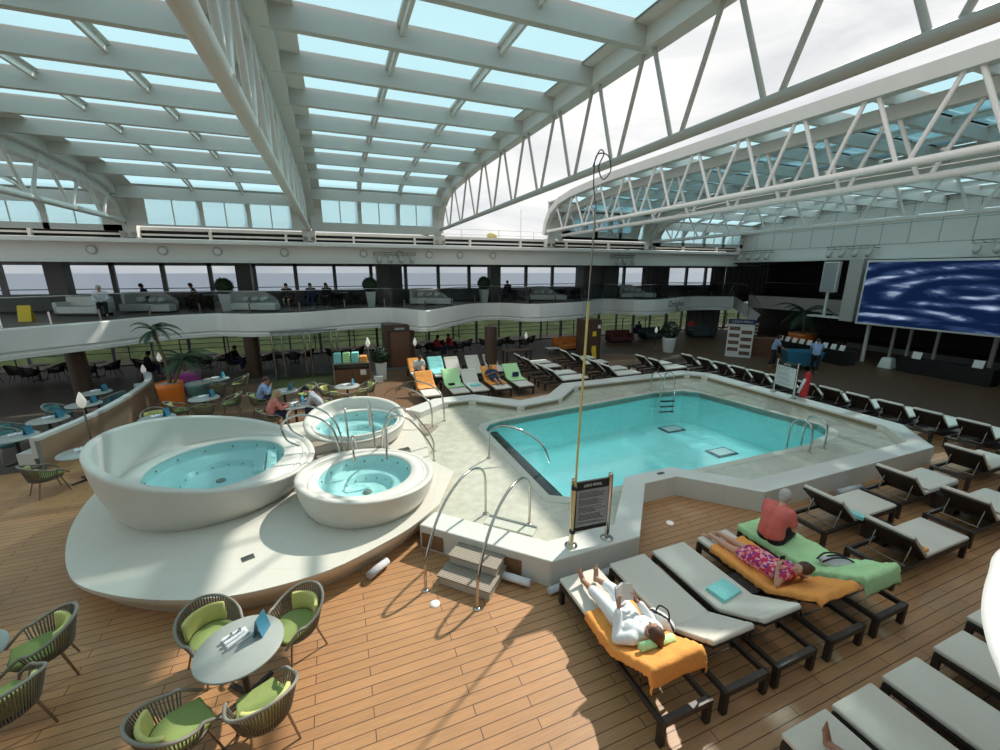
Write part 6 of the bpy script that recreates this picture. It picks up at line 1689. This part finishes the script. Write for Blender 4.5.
bevel(tag(MB().box(-.15, -.05, 0, .15, .05, .22).build('navy_bag', 'navy', None, (7.15, 16.35, .5), R(5)), 'navy bag standing on the mint towel of a rear lounger', 'bag'), .03)
o = MB().box(-.1, -.14, 0, .1, .14, .02).build('magazine', 'paper', None, (4.4, 16.05, .455), R(20)); tag(o, 'open magazine on the mint towel of a rear lounger', 'magazine')
o = bevel(MB().box(-.12, -.1, 0, .12, .1, .07).build('small_bag', 'blackcloth', None, (4.2, 16.2, .455), R(10)), .02); tag(o, 'small black pouch on the mint towel of a rear lounger', 'bag')
# --- diners
x, y = T5; figure('person in a light blue shirt sitting at a dining table', sit(.12, 'face'), 'skin', 'hairbrown', 'bluecloth', 'navy', (x - .78, y - .08, 0), R(5), .018, True, 'short', 'long', 'long')
x, y = T6; figure('person with long blonde hair in a coral top sitting at a dining table', sit(.14, 'table'), 'skin', 'hairblond', 'coral', 'navy', (x - .72, y - .2, 0), R(18), .018, True, 'long', 'long', 'long')
figure('person in a dark cap and grey plaid shirt leaning over a dining table', sit(.22, 'table'), 'skin', 'blackcloth', 'plaid', 'navy', (x + .78, y + .05, 0), R(175), .018, True, 'cap', 'long', 'long')
# dishes on the two tables
for k, (a, b, lab) in enumerate(((T5[0] + .0, T5[1] - .15, 'white plate in front of the person in light blue'), (T6[0] - .2, T6[1] - .12, 'white plate in front of the person in coral'), (T6[0] + .22, T6[1] - .05, 'white plate in front of the person in plaid'))):
    o = MB().lathe([(.07, 0), (.12, .018), (.115, .022), (.06, .008), (0, .008)], (0, 0, 0), 24, caps=False).build('plate', 'whitecloth', None, (a, b, .747)); tag(o, lab, 'plate')
for k, (a, b, lab) in enumerate(((T5[0] + .2, T5[1] + .0, 'drinking glass on the table of the person in light blue'), (T6[0] + .02, T6[1] - .26, 'drinking glass between coral and plaid'), (T6[0] - .02, T6[1] + .3, 'second drinking glass at the back of the table between coral and plaid'))):
    o = MB().lathe([(.03, 0), (.036, .12), (.033, .12), (.028, .01), (0, .01)], (0, 0, 0), 16, caps=False).build('drinking_glass', 'glass', None, (a, b, .747)); tag(o, lab, 'glass')
# --- crew with the blue bin
x, y = 21.1, 14.75
figure('crew member in a blue shirt behind the blue bin, on the left', stand(.14, (.3, .2), .08), 'skintan', 'hairdark', 'bluecloth', 'blackcloth', (21.85, 15.15, 0), R(-40), .02, True, 'short', 'short', 'long')
figure('crew member in a blue shirt before the blue bin, on the right', stand(.12, (.3, .2), .14), 'skintan', 'hairdark', 'bluecloth', 'blackcloth', (22.45, 13.35, 0), R(35), .02, True, 'short', 'short', 'long')
# --- seated guests farther away
far = [(101, 23.6, ZT, 'person with white hair in a white top sitting on the upper deck sofa', 'hairgrey', 'whitecloth', 'blackcloth', -70, 'skin'),
       (147, 26.7, ZT, 'dark haired person behind the curved sofa on the upper deck', 'hairdark', 'navy', 'navy', 180, 'skintan'),
       (196, 26.9, ZT, 'person in brown by the upper window left of the first topiary', 'hairbrown', 'column', 'navy', 200, 'skin'),
       (288, 24.6, ZT, 'person in black, left of the three seated guests on the upper deck', 'hairdark', 'blackcloth', 'darkchrome', -95, 'skin'),
       (312, 24.7, ZT, 'person in dark blue, middle of the three seated upper deck guests', 'hairdark', 'navy', 'navy', -100, 'skin'),
       (328, 24.9, ZT, 'person with long dark hair, right of the three seated upper deck guests', 'hairdark', 'blackcloth', 'blackcloth', -110, 'skin'),
       (508, 27.1, ZT, 'dark seated guest on the upper deck by the third topiary', 'hairdark', 'blackcloth', 'navy', 90, 'skintan'),
       (133, 24.2, 0, 'dark haired person by the restaurant window left of the palm', 'hairdark', 'blackcloth', 'navy', 30, 'skintan'),
       (224, 24.6, 0, 'dark clothed person left of the second brown column', 'hairdark', 'blackcloth', 'navy', -20, 'skintan'),
       (434, 24.5, 0, 'person in red by the window behind the turquoise towel', 'hairdark', 'red', 'navy', -30, 'skintan'),
       (449, 24.7, 0, 'second person in dark red by the window behind the rear loungers', 'hairdark', 'red', 'navy', 200, 'skintan'),
       (694, 25.6, 0, 'person in bright red in the far lounge before the curtain', 'hairdark', 'red', 'navy', -120, 'skintan'),
       (640, 25.9, 0, 'dark seated person in the far lounge right of the pillar', 'hairdark', 'navy', 'navy', -100, 'skintan')]
for px, Y, z, lab, h_, tp_, lg_, ang, sk in far:
    figure(lab, sit(.06, 'lap'), sk, h_, tp_, lg_, (onY(px, Y), Y, z), R(ang), .03, False, 'long' if 'long' in lab else 'short', 'long', 'long')
    if z == 0 or px in (147, 196): pass
for px, Y, z, lab in ((133, 24.2, 0, 'black chair under the dark haired person left of the palm'), (224, 24.6, 0, 'black chair under the dark clothed person by the second column'), (434, 24.5, 0, 'black chair under the first person in red'), (449, 24.7, 0, 'black chair under the second person in dark red'), (694, 25.6, 0, 'black chair under the person in bright red'), (640, 25.9, 0, 'black chair under the dark person right of the pillar'), (147, 26.7, ZT, 'black chair behind the curved upper deck sofa'), (196, 26.9, ZT, 'black chair under the person in brown'), (288, 24.6, ZT, 'black chair under the left of the three upper guests'), (312, 24.7, ZT, 'black chair under the middle of the three upper guests'), (328, 24.9, ZT, 'black chair under the right of the three upper guests')):
    a_ = {133: 30, 224: -20, 434: -30, 449: 200, 694: -120, 640: -100, 147: 180, 196: 200, 288: -95, 312: -100, 328: -110}[px]
    put('dark', darkc, onY(px, Y), Y, z, R(a_), lab)
# lounge furniture in the far corner of the lower deck
for px, Y, m_, lab, rz_ in ((622, 25.0, 'darkred', 'dark red lounge sofa right of the brown pillar', -10), (655, 25.4, 'sofadark', 'blue grey lounge sofa left of the white planter', 0), (705, 24.6, 'sofadark', 'blue grey lounge sofa right of the person in red', -15)):
    sofa(onY(px, Y), Y, 0, R(rz_), m_, lab, 1.9)
# ------------------------------------------------------------------ fuse figures and set the view
if BAKE:
    dg = bpy.context.evaluated_depsgraph_get(); dg.update()
    for o in BAKE:
        me = bpy.data.meshes.new_from_object(o.evaluated_get(dg)); me.name = o.name
        old = o.data; o.modifiers.clear(); o.data = me
        for p in me.polygons: p.use_smooth = True
SC.view_settings.view_transform = 'Standard'
SC.view_settings.look = 'None'
SC.view_settings.exposure = 0.0
SC.cycles.max_bounces = 7
SC.cycles.diffuse_bounces = 4
SC.cycles.glossy_bounces = 3
SC.cycles.transmission_bounces = 4
SC.cycles.transparent_max_bounces = 20
SC.cycles.sample_clamp_indirect = 6
SC.cycles.caustics_reflective = False
SC.cycles.caustics_refractive = False
